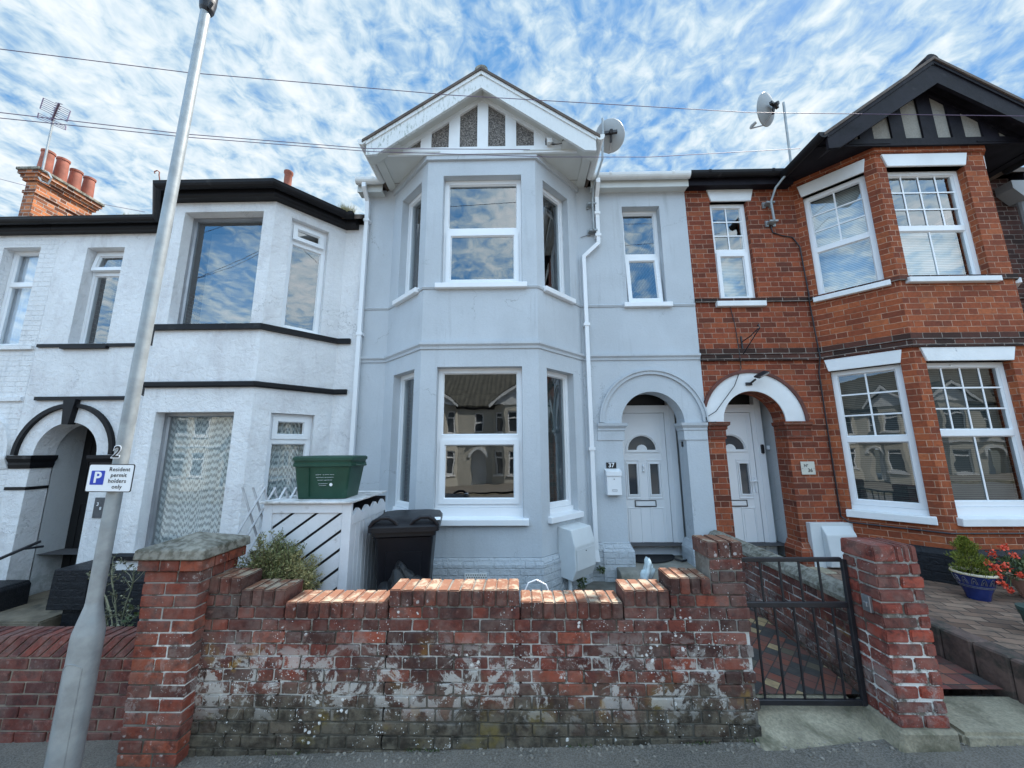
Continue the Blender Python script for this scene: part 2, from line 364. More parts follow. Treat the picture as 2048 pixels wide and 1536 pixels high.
MT['green'] = mat('green_plastic', (.005, .045, .026), .45, dirt=(.05, .11, .08), dscale=5, dlo=.6, dhi=.8, bump=.1, bscale=90, var=.12, vscale=5, fine=(9, .12, (.03, .10, .07)))
MT['binblack'] = mat('black_bin_plastic', (.010, .010, .013), .42, spec=.35, dirt=(.05, .05, .052), dscale=3, dlo=.58, dhi=.8, var=.2, vscale=4, bump=.1, bscale=150)
MT['bag'] = mat('black_bag_film', (.008, .008, .009), .38, spec=.35, bump=.9, bscale=14)
MT['shed'] = mat('white_painted_timber', (.62, .64, .67), .6, var=.06, vscale=4, dirt=(.33, .32, .31), dscale=9, dlo=.6, dhi=.78, bump=.25, bscale=50)
MT['shedgrey'] = mat('worn_shed_roof', (.60, .60, .60), .7, var=.2, vscale=8, dirt=(.18, .16, .13), dscale=7, dlo=.5, dhi=.7, bump=.3)
MT['trellis'] = mat('grey_trellis_wood', (.36, .36, .37), .75, var=.3, vscale=10)
MT['mortar'] = mat('wall_mortar', (.26, .24, .21), .95, var=.25, vscale=8, bump=.8, bscale=60, dirt=(.60, .60, .58), dscale=7, dlo=.52, dhi=.6)
MT['chimpot'] = mat('terracotta_pot', (.30, .095, .06), .75, var=.25, vscale=5, bump=.2)
MT['blueglaze'] = mat('blue_glaze', (.012, .025, .12), .2, var=.3, vscale=6)
MT['cream'] = mat('cream_glaze', (.60, .52, .38), .4, var=.1)
MT['pink'] = mat('pink_terracotta', (.42, .24, .18), .6, var=.15, vscale=6)
MT['dkgreen'] = mat('green_planter', (.03, .07, .06), .5, var=.2)
MT['soil'] = mat('soil', (.05, .035, .025), 1, bump=1, bscale=60)
MT['mat_rubber'] = mat('door_mat_rubber', (.012, .012, .014), .8, bump=.5, bscale=120)
MT['signwhite'] = mat('sign_white', (.80, .82, .84), .35, var=.04)
MT['signblack'] = mat('sign_black', (.012, .012, .014), .4)
MT['signblue'] = mat('sign_blue', (.01, .045, .40), .35)
MT['slate'] = mat('slate_plaque', (.07, .075, .085), .5, var=.2, vscale=12)
MT['plaquecream'] = mat('cream_plaque', (.55, .54, .47), .5, var=.08)
MT['wirepurple'] = mat('cable_sheath', (.14, .10, .17), .6)
MT['wiregrey'] = mat('grey_cable', (.16, .16, .17), .6)
MT['meter'] = mat('pale_grey_grp', (.60, .63, .64), .45, var=.05, vscale=3, dirt=(.46, .47, .46), dlo=.6, dhi=.85)
MT['mossgrass'] = mat('dry_grass', (.30, .26, .12), .8, var=.4, vscale=30)
MT['plastic_clear'] = mat('pale_plastic_wrap', (.45, .55, .58), .2, var=.2, bump=.8, bscale=20)
def leafmat(name, a, b, c):
    m = bpy.data.materials.new(name); m.use_nodes = True; nt = m.node_tree; bs = nt.nodes['Principled BSDF']
    g = N(nt, 'ShaderNodeNewGeometry')
    col = ramp(nt, g.outputs['Random Per Island'], [(0, a), (.5, b), (1, c)])
    nt.links.new(col, bs.inputs['Base Color']); bs.inputs['Roughness'].default_value = .6
    return m
MT['heather'] = leafmat('heather_leaves', (.06, .075, .025), (.15, .17, .06), (.28, .27, .12))
MT['heathertip'] = leafmat('heather_yellow_tips', (.22, .20, .07), (.30, .27, .11), (.38, .33, .16))
MT['conifer'] = leafmat('conifer_leaves', (.07, .10, .012), (.16, .19, .022), (.26, .27, .04))
MT['leaf'] = leafmat('leaves', (.03, .05, .018), (.06, .09, .03), (.12, .15, .06))
MT['petal'] = leafmat('red_petals', (.60, .05, .025), (.75, .09, .04), (.85, .14, .07))
MT['stem'] = mat('woody_stem', (.14, .11, .07), .9, var=.3, vscale=20)
MT['weedseed'] = leafmat('weed_heads', (.05, .06, .03), (.12, .13, .08), (.3, .3, .2))
# net curtain with chevrons
def curtain():
    m = bpy.data.materials.new('chevron_net'); m.use_nodes = True; nt = m.node_tree; bs = nt.nodes['Principled BSDF']
    s = N(nt, 'ShaderNodeSeparateXYZ', i={0: N(nt, 'ShaderNodeTexCoord').outputs['UV']})
    z = M_(nt, 'PINGPONG', M_(nt, 'MULTIPLY', s.outputs[0], 1.0), .0475)
    w = M_(nt, 'PINGPONG', M_(nt, 'ADD', s.outputs[1], M_(nt, 'MULTIPLY', z, 1.15)), .040)
    f = SS(nt, w, .019, .024)
    c = MIX(nt, f, (.62, .66, .66), (.27, .31, .32))
    nt.links.new(c, bs.inputs['Base Color']); bs.inputs['Roughness'].default_value = .9
    return m
MT['net'] = curtain()
def blind(name, a, b, p=.024):
    m = bpy.data.materials.new(name); m.use_nodes = True; nt = m.node_tree; bs = nt.nodes['Principled BSDF']
    s = N(nt, 'ShaderNodeSeparateXYZ', i={0: N(nt, 'ShaderNodeTexCoord').outputs['UV']})
    w = M_(nt, 'PINGPONG', s.outputs[1], p/2)
    c = MIX(nt, SS(nt, w, p*.06, p*.3), a, b)
    nt.links.new(c, bs.inputs['Base Color']); bs.inputs['Roughness'].default_value = .6
    return m
MT['blindwhite'] = blind('pale_slat_blind', (.22, .24, .25), (.52, .56, .56))
MT['blinddark'] = blind('dark_slat_blind', (.015, .018, .02), (.10, .11, .10))
MT['drape'] = mat('white_curtain', (.55, .60, .68), .9, var=.1)
MT['dark_drape'] = mat('dark_green_curtain', (.045, .065, .062), .9, var=.3, vscale=6)
MT['grey_blind'] = mat('plain_grey_blind', (.20, .21, .22), .9)
MT['green_curtain'] = mat('dark_green_blind', (.05, .08, .08), .8, var=.1)

# garden-wall brick: individual bricks, colour random per brick, lichen by position
def gardenbrick(name, grime=True, cols=None, lich=1.0, zg=(-1.72, -1.32), top=False):
    m = bpy.data.materials.new(name); m.use_nodes = True; nt = m.node_tree; bs = nt.nodes['Principled BSDF']
    g = N(nt, 'ShaderNodeNewGeometry'); pos = g.outputs['Position']; rp = g.outputs['Random Per Island']
    c = ramp(nt, rp, cols or [(0, (.05, .024, .02)), (.25, (.085, .028, .022)), (.55, (.125, .034, .025)), (.85, (.18, .046, .030)), (1, (.27, .065, .036))])
    n = NOISE(nt, pos, 14, 7, .7, .3)
    c = MIX(nt, M_(nt, 'MULTIPLY', SS(nt, n, .42, .68), .75), c, (.035, .018, .018))
    n = NOISE(nt, pos, 22, 5, .7)
    c = MIX(nt, M_(nt, 'MULTIPLY', SS(nt, n, .56, .74), .4), c, (.42, .22, .18))
    c = MIX(nt, M_(nt, 'MULTIPLY', SS(nt, NOISE(nt, pos, 5, 7, .7, .4), .40, .66), .34), c, (.24, .19, .165))
    s = N(nt, 'ShaderNodeSeparateXYZ', i={0: pos})
    zz = s.outputs[2]
    if grime:
        nz = M_(nt, 'ADD', zz, M_(nt, 'MULTIPLY', NOISE(nt, pos, 3.2, 5, .65), .55))     # noise ~ .5 -> +.27
        gr = N(nt, 'ShaderNodeMapRange', interpolation_type='SMOOTHSTEP', i={0: nz, 1: zg[0]+.27, 2: zg[1]+.22, 3: 1.0, 4: 0.0}).outputs[0]
        gc = MIX(nt, SS(nt, NOISE(nt, pos, 9, 6, .7), .38, .62), (.030, .028, .021), (.12, .108, .08))
        gc = MIX(nt, M_(nt, 'MULTIPLY', SS(nt, NOISE(nt, pos, 4.2, 4, .6), .55, .68), .6), gc, (.17, .13, .025))
        c = MIX(nt, M_(nt, 'MULTIPLY', gr, .93), c, gc)
        # pale band of crusted lichen around mid height
        band = M_(nt, 'MULTIPLY', SS(nt, zz, -1.78, -1.5), M_(nt, 'SUBTRACT', 1.0, SS(nt, zz, -1.45, -1.15)))
        f = M_(nt, 'MULTIPLY', SS(nt, NOISE(nt, pos, 6.5, 8, .75, .5), .515, .56), M_(nt, 'ADD', M_(nt, 'MULTIPLY', band, .85), .02))
        c = MIX(nt, M_(nt, 'MULTIPLY', f, .82*lich), c, (.50, .49, .46))
        fy = M_(nt, 'MULTIPLY', SS(nt, NOISE(nt, pos, 3.1, 4, .6, .5), .62, .70), band)
        c = MIX(nt, M_(nt, 'MULTIPLY', fy, .6), c, (.30, .17, .03))
    vo = N(nt, 'ShaderNodeTexVoronoi', i={'Vector': N(nt, 'ShaderNodeVectorMath', operation='ADD', i={0: pos, 1: N(nt, 'ShaderNodeVectorMath', operation='SCALE', i={0: NOISE(nt, pos, 30, 2, .5, out=1), 3: .02}).outputs[0]}).outputs[0], 'Scale': 30.0})
    vo2 = N(nt, 'ShaderNodeTexVoronoi', i={'Vector': vo.inputs['Vector'].links[0].from_socket, 'Scale': 75.0})
    sp2 = N(nt, 'ShaderNodeMapRange', interpolation_type='SMOOTHSTEP', i={0: vo2.outputs['Distance'], 1: .2, 2: .34, 3: 1.0, 4: 0.0}).outputs[0]
    sl2 = M_(nt, 'GREATER_THAN', N(nt, 'ShaderNodeSeparateColor', i={0: vo2.outputs['Color']}).outputs[0], .68)
    spot = N(nt, 'ShaderNodeMapRange', interpolation_type='SMOOTHSTEP', i={0: vo.outputs['Distance'], 1: .26, 2: .38, 3: 1.0, 4: 0.0}).outputs[0]
    sel = M_(nt, 'GREATER_THAN', N(nt, 'ShaderNodeSeparateColor', i={0: vo.outputs['Color']}).outputs[0], .62)
    cl = SS(nt, NOISE(nt, pos, 2.9, 6, .7, .6), .54, .60)
    cl2 = SS(nt, NOISE(nt, pos, 3.9, 6, .7, .6), .51, .58)
    f = M_(nt, 'MAXIMUM', M_(nt, 'MULTIPLY', M_(nt, 'MULTIPLY', spot, sel), cl), M_(nt, 'MULTIPLY', M_(nt, 'MULTIPLY', sp2, sl2), cl2))
    c = MIX(nt, M_(nt, 'MULTIPLY', f, .9*lich), c, (.66, .66, .64))
    if top:   # sunlight painted into the coping bricks' upper faces as a paler, crusted tone
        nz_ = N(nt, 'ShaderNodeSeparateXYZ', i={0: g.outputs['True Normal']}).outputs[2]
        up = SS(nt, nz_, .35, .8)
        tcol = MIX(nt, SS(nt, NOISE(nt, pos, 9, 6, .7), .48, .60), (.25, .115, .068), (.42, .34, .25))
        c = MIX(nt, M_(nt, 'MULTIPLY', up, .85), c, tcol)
    nt.links.new(c, bs.inputs['Base Color']); bs.inputs['Roughness'].default_value = .82; bs.inputs['Specular IOR Level'].default_value = .3
    h = M_(nt, 'ADD', M_(nt, 'MULTIPLY', NOISE(nt, pos, 45, 6, .72), .8), NOISE(nt, pos, 12, 3, .6))
    b = N(nt, 'ShaderNodeBump', i={'Height': h, 'Distance': 0.007, 'Strength': .85})
    nt.links.new(b.outputs[0], bs.inputs['Normal'])
    return m
def gardenmortar(name, white=.55):
    m = bpy.data.materials.new(name); m.use_nodes = True; nt = m.node_tree; bs = nt.nodes['Principled BSDF']
    g = N(nt, 'ShaderNodeNewGeometry'); pos = g.outputs['Position']; s = N(nt, 'ShaderNodeSeparateXYZ', i={0: pos})
    c = MIX(nt, SS(nt, NOISE(nt, pos, 8, 5, .6), .35, .65), (.085, .075, .062), (.165, .145, .12))
    band = M_(nt, 'MULTIPLY', SS(nt, s.outputs[2], -1.75, -1.55), M_(nt, 'SUBTRACT', 1.0, SS(nt, s.outputs[2], -1.25, -1.0)))
    f = M_(nt, 'MULTIPLY', SS(nt, NOISE(nt, pos, 5.5, 7, .72), .44, .54), M_(nt, 'ADD', M_(nt, 'MULTIPLY', band, .6), white*.6))
    c = MIX(nt, f, c, (.70, .70, .67))
    low = M_(nt, 'SUBTRACT', 1.0, SS(nt, M_(nt, 'ADD', s.outputs[2], M_(nt, 'MULTIPLY', NOISE(nt, pos, 3, 4, .6), .4)), -1.5, -1.3))
    c = MIX(nt, M_(nt, 'MULTIPLY', low, .85), c, (.085, .08, .065))
    nt.links.new(c, bs.inputs['Base Color']); bs.inputs['Roughness'].default_value = .95
    b = N(nt, 'ShaderNodeBump', i={'Height': NOISE(nt, pos, 60, 5, .7), 'Distance': 0.006, 'Strength': .8})
    nt.links.new(b.outputs[0], bs.inputs['Normal'])
    return m
MT['gbrick'] = gardenbrick('garden_wall_brick')
MT['gcope'] = gardenbrick('garden_coping_brick', grime=False, lich=.5, top=True, cols=[(0, (.05, .022, .018)), (.3, (.085, .03, .022)), (.7, (.13, .038, .026)), (1, (.18, .055, .034))])  # dark fronts carry shade in the colour; top adds painted sunlight
MT['gpier'] = gardenbrick('garden_pier_brick', grime=True, zg=(-2.3, -1.75), lich=.4, cols=[(0, (.09, .03, .024)), (.3, (.16, .042, .028)), (.7, (.24, .056, .032)), (1, (.29, .078, .04))])
MT['gleft'] = gardenbrick('left_wall_brick', grime=False, lich=.1, cols=[(0, (.09, .03, .028)), (.4, (.13, .038, .03)), (.8, (.17, .045, .033)), (1, (.21, .055, .04))])
MT['gparty'] = gardenbrick('party_wall_brick', grime=True, zg=(-1.75, -1.45), lich=.3, cols=[(0, (.06, .025, .022)), (.4, (.12, .036, .028)), (.8, (.19, .055, .036)), (1, (.22, .075, .05))])
MT['gmortar'] = gardenmortar('garden_wall_mortar', .2)
MT['gmortarpier'] = gardenmortar('pier_mortar', .6)
MT['gmortarplain'] = mat('plain_mortar', (.24, .20, .16), .95, var=.25, vscale=9, bump=.5, bscale=70)

# ---------------------------------------------------------------- the setting
def groundz(x): return -1.845+0.03*x
def structure(o): o['kind'] = 'structure'; return o
b = B()
xs = [-400, -60, -12, -8, -4, 0, 4, 8, 12, 60, 400]
def gz(x): return groundz(max(-12, min(12, x)))
def sheet(b, y0, y1, dz, x0=-400, x1=400, z1=None):
    X = [x for x in xs if x0 < x < x1]; X = [x0]+X+[x1]
    for k in range(len(X)-1):
        b.quad((X[k], y0, gz(X[k])+dz), (X[k+1], y0, gz(X[k+1])+dz), (X[k+1], y1, gz(X[k+1])+(dz if z1 is None else z1)), (X[k], y1, gz(X[k])+(dz if z1 is None else z1)))
sheet(b, -400, 400, -.30); MT['earth'] = mat('earth', (.09, .085, .06), 1, var=.2, vscale=.5)
structure(b.out('ground', MT['earth']))
MT['asphalt'] = mat('old_asphalt', (.125, .108, .088), .93, var=.25, vscale=3, bump=1.0, bscale=110, dirt=(.06, .058, .052), dscale=1.6, dlo=.5, dhi=.75, fine=(110, .55, (.27, .25, .22)))
b = B(); sheet(b, -.2, 3.05, 0); structure(b.out('pavement', MT['asphalt']))
b = B(); sheet(b, -8.2, -.35, -.12); structure(b.out('road', mat('road_asphalt', (.15, .145, .14), .9, var=.2, vscale=1.5, bump=.6, bscale=90)))
b = B(); b2 = B()
for k in range(len(xs)-1):
    if abs(xs[k]) > 100 or abs(xs[k+1]) > 100: continue
    for y0, y1 in ((-.35, -.2), (-8.35, -8.2)):
        b.prism([(y0, gz(xs[k])-.15), (y1, gz(xs[k])-.15), (y1, gz(xs[k])+.004), (y0, gz(xs[k])+.004)], 'x', xs[k], xs[k+1]-.0)
structure(b.out('kerb', MT['concrete']))
b = B(); sheet(b, -12.2, -8.35, 0); structure(b.out('far_pavement', MT['asphalt']))
# front yard levels
b = B(); b.quad((-2.3, 2.85, -1.62), (1.48, 2.85, -1.62), (1.48, 5.1, -1.62), (-2.3, 5.1, -1.62)); structure(b.out('yard', MT['paving']))
b = B(); b.box(-7.3, -2.32, 2.95, 5.6, -2.3, -2.03); structure(b.out('neighbour_yard', MT['paving']))
def tilemat(name, s, rot, cols, grout=(.05, .045, .04)):
    m = bpy.data.materials.new(name); m.use_nodes = True; nt = m.node_tree; bs = nt.nodes['Principled BSDF']
    o = N(nt, 'ShaderNodeTexCoord').outputs['Object']
    q = N(nt, 'ShaderNodeMapping', i={0: o, 'Rotation': (0, 0, R(rot)), 'Scale': (1/s, 1/s, 0)}).outputs[0]
    fl = N(nt, 'ShaderNodeVectorMath', operation='FLOOR', i={0: q}).outputs[0]
    wn = N(nt, 'ShaderNodeTexWhiteNoise', noise_dimensions='2D', i={0: fl})
    fr = N(nt, 'ShaderNodeSeparateXYZ', i={0: N(nt, 'ShaderNodeVectorMath', operation='FRACTION', i={0: q}).outputs[0]})
    e = M_(nt, 'MINIMUM', M_(nt, 'MINIMUM', fr.outputs[0], M_(nt, 'SUBTRACT', 1.0, fr.outputs[0])), M_(nt, 'MINIMUM', fr.outputs[1], M_(nt, 'SUBTRACT', 1.0, fr.outputs[1])))
    c = ramp(nt, wn.outputs[0], cols); 
    for e_ in nt.nodes:
        if e_.bl_idname == 'ShaderNodeValToRGB': e_.color_ramp.interpolation = 'CONSTANT'
    c = MIX(nt, M_(nt, 'MULTIPLY', SS(nt, NOISE(nt, o, 12, 6, .65), .4, .7), .6), c, (.10, .09, .075))
    c = MIX(nt, M_(nt, 'SUBTRACT', 1.0, SS(nt, e, .02, .06)), c, grout)
    nt.links.new(c, bs.inputs['Base Color']); bs.inputs['Roughness'].default_value = .75
    b = N(nt, 'ShaderNodeBump', i={'Height': M_(nt, 'ADD', SS(nt, e, .0, .07), M_(nt, 'MULTIPLY', NOISE(nt, o, 60, 4, .6), .4)), 'Distance': .004, 'Strength': .7})
    nt.links.new(b.outputs[0], bs.inputs['Normal'])
    return m
MT['tiles'] = tilemat('quarry_tiles', .092, 45, [(0, (.05, .048, .048)), (.3, (.22, .07, .045)), (.52, (.12, .10, .07)), (.66, (.42, .30, .16)), (.8, (.17, .065, .05))])
MT['tiles2'] = tilemat('quarry_tiles_neighbour', .12, 0, [(0, (.10, .035, .03)), (.3, (.28, .10, .065)), (.55, (.05, .045, .05)), (.75, (.20, .06, .05))])
b = B(); b.quad((1.5, 2.95, -1.69), (2.36, 2.95, -1.69), (2.40, 4.75, -1.60), (1.48, 4.75, -1.60)); structure(b.out('path', MT['tiles']))
b = B(); b.quad((2.5, 2.95, -1.655), (3.34, 2.95, -1.655), (3.34, 5.0, -1.60), (2.5, 5.0, -1.60)); structure(b.out('neighbour_path', MT['tiles2']))
b = B(); b.prism([(2.62, -1.84), (2.60, -1.80), (2.94, -1.70), (3.0, -1.70), (3.0, -1.95), (2.62, -1.95)], 'x', 1.46, 2.27)
structure(b.out('threshold_slab', MT['concrete'], bevel=.012))
b = B(); b.box(2.66, 4.6, 2.60, 2.97, -1.93, -1.70); structure(b.out('step_slab', MT['concrete'], bevel=.02, segs=2))
# block-paved forecourt of the right neighbour
def blockpave():
    m = bpy.data.materials.new('block_paving'); m.use_nodes = True; nt = m.node_tree; bs = nt.nodes['Principled BSDF']
    o = N(nt, 'ShaderNodeTexCoord').outputs['Object']
    q = N(nt, 'ShaderNodeMapping', i={0: o, 'Rotation': (0, 0, R(20))}).outputs[0]
    mk, r1, r2 = flemish(nt, q, bw=.21, rh=.105, mj=.004, mode='stretch')
    c = ramp(nt, r1, [(0, (.13, .075, .05)), (.5, (.23, .14, .095)), (1, (.30, .20, .14))])
    c = MIX(nt, M_(nt, 'MULTIPLY', SS(nt, NOISE(nt, o, 8, 6, .65), .4, .7), .6), c, (.07, .06, .05))
    c = MIX(nt, mk, c, (.03, .028, .025)); nt.links.new(c, bs.inputs['Base Color']); bs.inputs['Roughness'].default_value = .85
    b = N(nt, 'ShaderNodeBump', i={'Height': M_(nt, 'SUBTRACT', 1.0, mk), 'Distance': .006, 'Strength': .8}); nt.links.new(b.outputs[0], bs.inputs['Normal'])
    return m
b = B(); b.prism([(3.52, 2.70), (9, 2.70), (9, 5.2), (3.52, 5.2)], 'z', -2.0, -1.455); structure(b.out('forecourt', blockpave()))
b = B()
y = 2.70
while y < 4.95:
    b.box(3.36, 3.515, y, y+.205, -2.0, -1.43, jit=.004); y += .213
structure(b.out('forecourt_kerb', mat('kerb_blocks', (.13, .085, .07), .9, var=.4, vscale=7, bump=.6, bscale=40, dirt=(.05, .045, .035), dscale=5, dlo=.45, dhi=.65), bevel=.012))

# ---------------------------------------------------------------- brick-by-brick garden walls
def bricks(b, u0, u1, z0, z1, yf, yb, zgrid, axis='x', odd0=0, allow=None, bond='flemish', jit=.0028, thin=None):
    """courses of single bricks between z0..z1"""
    k = math.floor((z0-zgrid)/.075+.5); z = zgrid+k*.075
    while z+.07 < z1+.01:
        pat = [.215, .1025] if bond == 'flemish' else [.215]
        per = sum(pat)+.01*len(pat)
        u = u0 - (per/2 if (k+odd0) % 2 else 0); j = 0
        while u < u1:
            w = pat[j % len(pat)]; a, c = max(u, u0), min(u+w, u1)
            if c-a > .03 and (allow is None or allow((a+c)/2, z+.03)):
                zz = (z+.005, z+.070); dy = rnd.uniform(-.005, .004)
                if axis == 'x': b.box(a, c, yf+dy, yb, zz[0], zz[1], jit=jit)
                else: b.box(yf+dy, yb, a, c, zz[0], zz[1], jit=jit)
            u += w+.01; j += 1
        z += .075; k += 1
WY0, WY1 = 2.68, 2.895
GZ = -1.11
segs = [(-2.12, -1.895, -.96), (-1.89, -1.585, -1.035), (-1.58, -.885, -1.11), (-.88, -.005, -1.035), (0.0, .68, -1.11), (.685, .99, -1.035), (.995, 1.27, -.96)]
def cope_bottom(x):
    for a, c, zb in segs:
        if a <= x < c+.006: return zb
    return -.735 if x > 1.26 else -9
wall = empty('garden_wall', (-.3, 2.79, -1.85), 'stepped red brick front garden wall, lichen spotted, with end pillar by the black gate', 'wall')
b = B(); bricks(b, -2.12, 1.505, -1.94, -1.115, WY0, WY1, GZ)
for (a_, c_) in ((-2.12, -1.587), (-.878, -.007), (.687, 1.505)): bricks(b, a_, c_, -1.11, -1.04, WY0, WY1, GZ)
for (a_, c_) in ((-2.12, -1.897), (.997, 1.505)): bricks(b, a_, c_, -1.035, -.965, WY0, WY1, GZ)
bricks(b, 1.277, 1.505, -.96, -.74, WY0, WY1, GZ)
b.out('brickwork', MT['gbrick'], wall, bevel=.0045)
b = B()
for a, c, zb in segs: b.box(a+.006, c-.006, WY0+.011, WY1-.011, -1.98, zb+.101)
b.box(1.27, 1.493, WY0+.0115, WY1-.0115, -1.98, -.655)
b.out('mortar', MT['gmortar'], wall)
b = B()
for a, c, zb in segs:
    n = max(1, round((c-a)/.077)); w = (c-a)/n
    for k in range(n): b.box(a+k*w+.003, a+(k+1)*w-.003, WY0-.004+rnd.uniform(-.003, .003), WY1, zb+.005, zb+.108+rnd.uniform(-.002, .003), jit=.0015)
for k in range(3): b.box(1.262+k*.082, 1.262+(k+1)*.082-.008, WY0-.004, WY1, -.73, -.627+rnd.uniform(-.003, .003), jit=.0015)
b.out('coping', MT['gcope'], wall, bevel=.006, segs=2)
# left pier with stone cap
pier = empty('gate_pier', (-2.29, 2.8, -1.95), 'square brick gate pier with pyramid stone cap, left end of the garden wall', 'pier')
PX0, PX1, PY0, PY1 = -2.485, -2.115, 2.585, 2.93
b = B()
z = -1.98; k = 0
while z < -.84:
    L_ = .215+.0; H = .37-.01-L_
    u = [(PX0, PX0+L_), (PX0+L_+.01, PX1)] if k % 2 else [(PX0, PX0+H), (PX0+H+.01, PX1)]
    for a, c in u: b.box(a, c, PY0+rnd.uniform(-.003, .003), PY0+.1025, z+.005, z+.07, jit=.0015)
    v = [(PY0+.1125, PY0+.215), (PY0+.225, PY1)] if k % 2 else [(PY0+.1125, PY0+.24), (PY0+.25, PY1)]
    for a, c in v:
        b.box(PX1-.1, PX1+rnd.uniform(-.002, .002), a, c, z+.005, z+.07, jit=.0015); b.box(PX0, PX0+.1, a, c, z+.005, z+.07, jit=.0015)
    z += .075; k += 1
ztop = z
# oversailing course
for (x0, x1) in ((PX0-.03, PX0+.11), (PX0+.12, PX0+.245), (PX0+.255, PX1+.03)):
    b.box(x0, x1, PY0-.03, PY0+.08, z+.005, z+.07, jit=.001)
for (y0, y1) in ((PY0+.09, PY0+.2), (PY0+.21, PY1+.03)): b.box(PX1-.08, PX1+.03, y0, y1, z+.005, z+.07, jit=.001)
b.out('brickwork', MT['gpier'], pier, bevel=.0045)
b = B(); b.box(PX0+.007, PX1-.007, PY0+.007, PY1-.007, -1.99, ztop+.02); b.box(PX0-.018, PX1+.018, PY0-.02, PY1, ztop+.006, ztop+.069)
b.out('mortar', MT['gmortarpier'], pier)
zc = ztop+.078
b = B(); x0, x1, y0, y1 = PX0-.05, PX1+.055, PY0-.055, PY1+.04
V = [b.v(p) for p in ((x0, y0, zc), (x1, y0, zc), (x1, y1, zc), (x0, y1, zc), (x0+.006, y0+.006, zc+.062), (x1-.006, y0+.006, zc+.062), (x1-.006, y1-.006, zc+.062), (x0+.006, y1-.006, zc+.062), ((x0+x1)/2, (y0+y1)/2, zc+.135))]
for f in ((3, 2, 1, 0), (0, 1, 5, 4), (1, 2, 6, 5), (2, 3, 7, 6), (3, 0, 4, 7), (4, 5, 8), (5, 6, 8), (6, 7, 8), (7, 4, 8)): b.bm.faces.new([V[k] for k in f])
b.out('cap_stone', MT['stone'], pier, bevel=.007)
# left neighbour's wall
lw = empty('front_wall', (-4.2, 2.95, -1.95), 'plain dark red brick wall with slanted brick coping behind the lamp post', 'wall')
LY0, LY1 = 2.845, 3.06
b = B(); bricks(b, -7.4, -2.5, -2.1, -1.40, LY0, LY1, -1.435, bond='stretch'); b.out('brickwork', MT['gleft'], lw, bevel=.004)
b = B(); b.box(-7.39, -2.5, LY0+.007, LY1-.007, -2.15, -1.43); b.prism([(LY0+.006, -1.429), (LY0+.040, -1.315), (LY1-.04, -1.315), (LY1-.01, -1.429)], 'x', -7.35, -2.6); b.out('mortar', MT['gmortarplain'], lw)
b = B(); u = -7.4
while u < -2.56:   # slanted brick-on-edge coping
    w = .068; sh = .105
    V = [b.v(p) for p in ((u, LY0-.004, -1.428), (u+w, LY0-.004, -1.428), (u+w+sh, LY0+.03, -1.305), (u+sh, LY0+.03, -1.305), (u, LY1, -1.428), (u+w, LY1, -1.428), (u+w+sh, LY1-.03, -1.305), (u+sh, LY1-.03, -1.305))]
    for f in ((0, 1, 2, 3), (5, 4, 7, 6), (3, 2, 6, 7), (1, 0, 4, 5), (0, 3, 7, 4), (2, 1, 5, 6)): b.bm.faces.new([V[k] for k in f])
    u += .077
b.out('coping', MT['gleft'], lw, bevel=.005)
# right pier
rp = empty('gate_pier', (2.4, 2.75, -1.75), 'narrow brick gate pier with rounded top bricks, right of the black gate', 'pier')
RX0, RX1, RY0, RY1 = 2.29, 2.585, 2.60, 2.85
b = B(); z = -1.68; k = 0
while z < -.74:
    h = .0785; L_ = .215
    u = [(RX0, RX0+L_), (RX0+L_+.012, RX1)] if k % 2 else [(RX0, RX0+.14), (RX0+.152, RX1)]
    for a, c in u: b.box(a, c, RY0+rnd.uniform(-.004, .004), RY1-.11, z+.006, z+h-.006, jit=.003)
    b.box(RX0+rnd.uniform(-.003, .003), RX1, RY1-.10, RY1, z+.006, z+h-.006, jit=.003)
    z += h; k += 1
b.box(RX0, RX0+.15, RY0, RY1, z+.006, z+.105, jit=.004)
for j in range(3): b.box(RX0+.155+j*.046, RX0+.155+(j+1)*.046-.008, RY0, RY1, z+.006, z+.105, jit=.003)
b.out('brickwork', gardenbrick('right_pier_brick', grime=True, zg=(-2.2, -1.7), lich=.35, cols=[(0, (.12, .045, .035)), (.35, (.20, .055, .042)), (.75, (.27, .06, .04)), (1, (.42, .07, .035))]), rp, bevel=.007, segs=2)
b = B(); b.box(RX0+.01, RX1-.01, RY0+.01, RY1-.01, -1.75, z+.085); b.out('mortar', MT['gmortarpier'], rp)
b = B(); b.prism([(RX0-.06, -1.82), (RX1+.02, -1.80), (RX1+.02, -1.67), (RX0-.02, -1.67)], 'y', RY0-.03, RY1+.05); b.out('footing', MT['concrete'], rp, bevel=.015)
b = B(); b.box(RX0-.018, RX0+.002, 2.66, 2.72, -1.06, -.96); b.box(RX0-.028, RX0-.016, 2.675, 2.70, -1.03, -1.0); b.out('gate_latch_keep', MT['metalgrey'], rp, bevel=.003)
# party wall between the two paths
pw = empty('party_wall', (2.45, 3.7, -1.65), 'low brick party wall with rounded stone coping between the two tiled paths', 'wall')
b = B(); bricks(b, 2.87, 4.95, -1.76, -1.10, 2.375, 2.53, -1.11, axis='y', bond='flemish', allow=lambda y, z: z < -1.10-.0*(y)); b.out('brickwork', MT['gparty'], pw, bevel=.004)
b = B(); b.box(2.383, 2.523, 2.87, 4.95, -1.80, -1.10); b.out('mortar', MT['gmortar'], pw)
b = B(); b.prism([(2.355, -1.11), (2.55, -1.11), (2.56, -1.075), (2.52, -1.03), (2.45, -1.01), (2.39, -1.03), (2.35, -1.075)], 'y', 2.86, 4.94); b.out('coping', MT['stone'], pw)

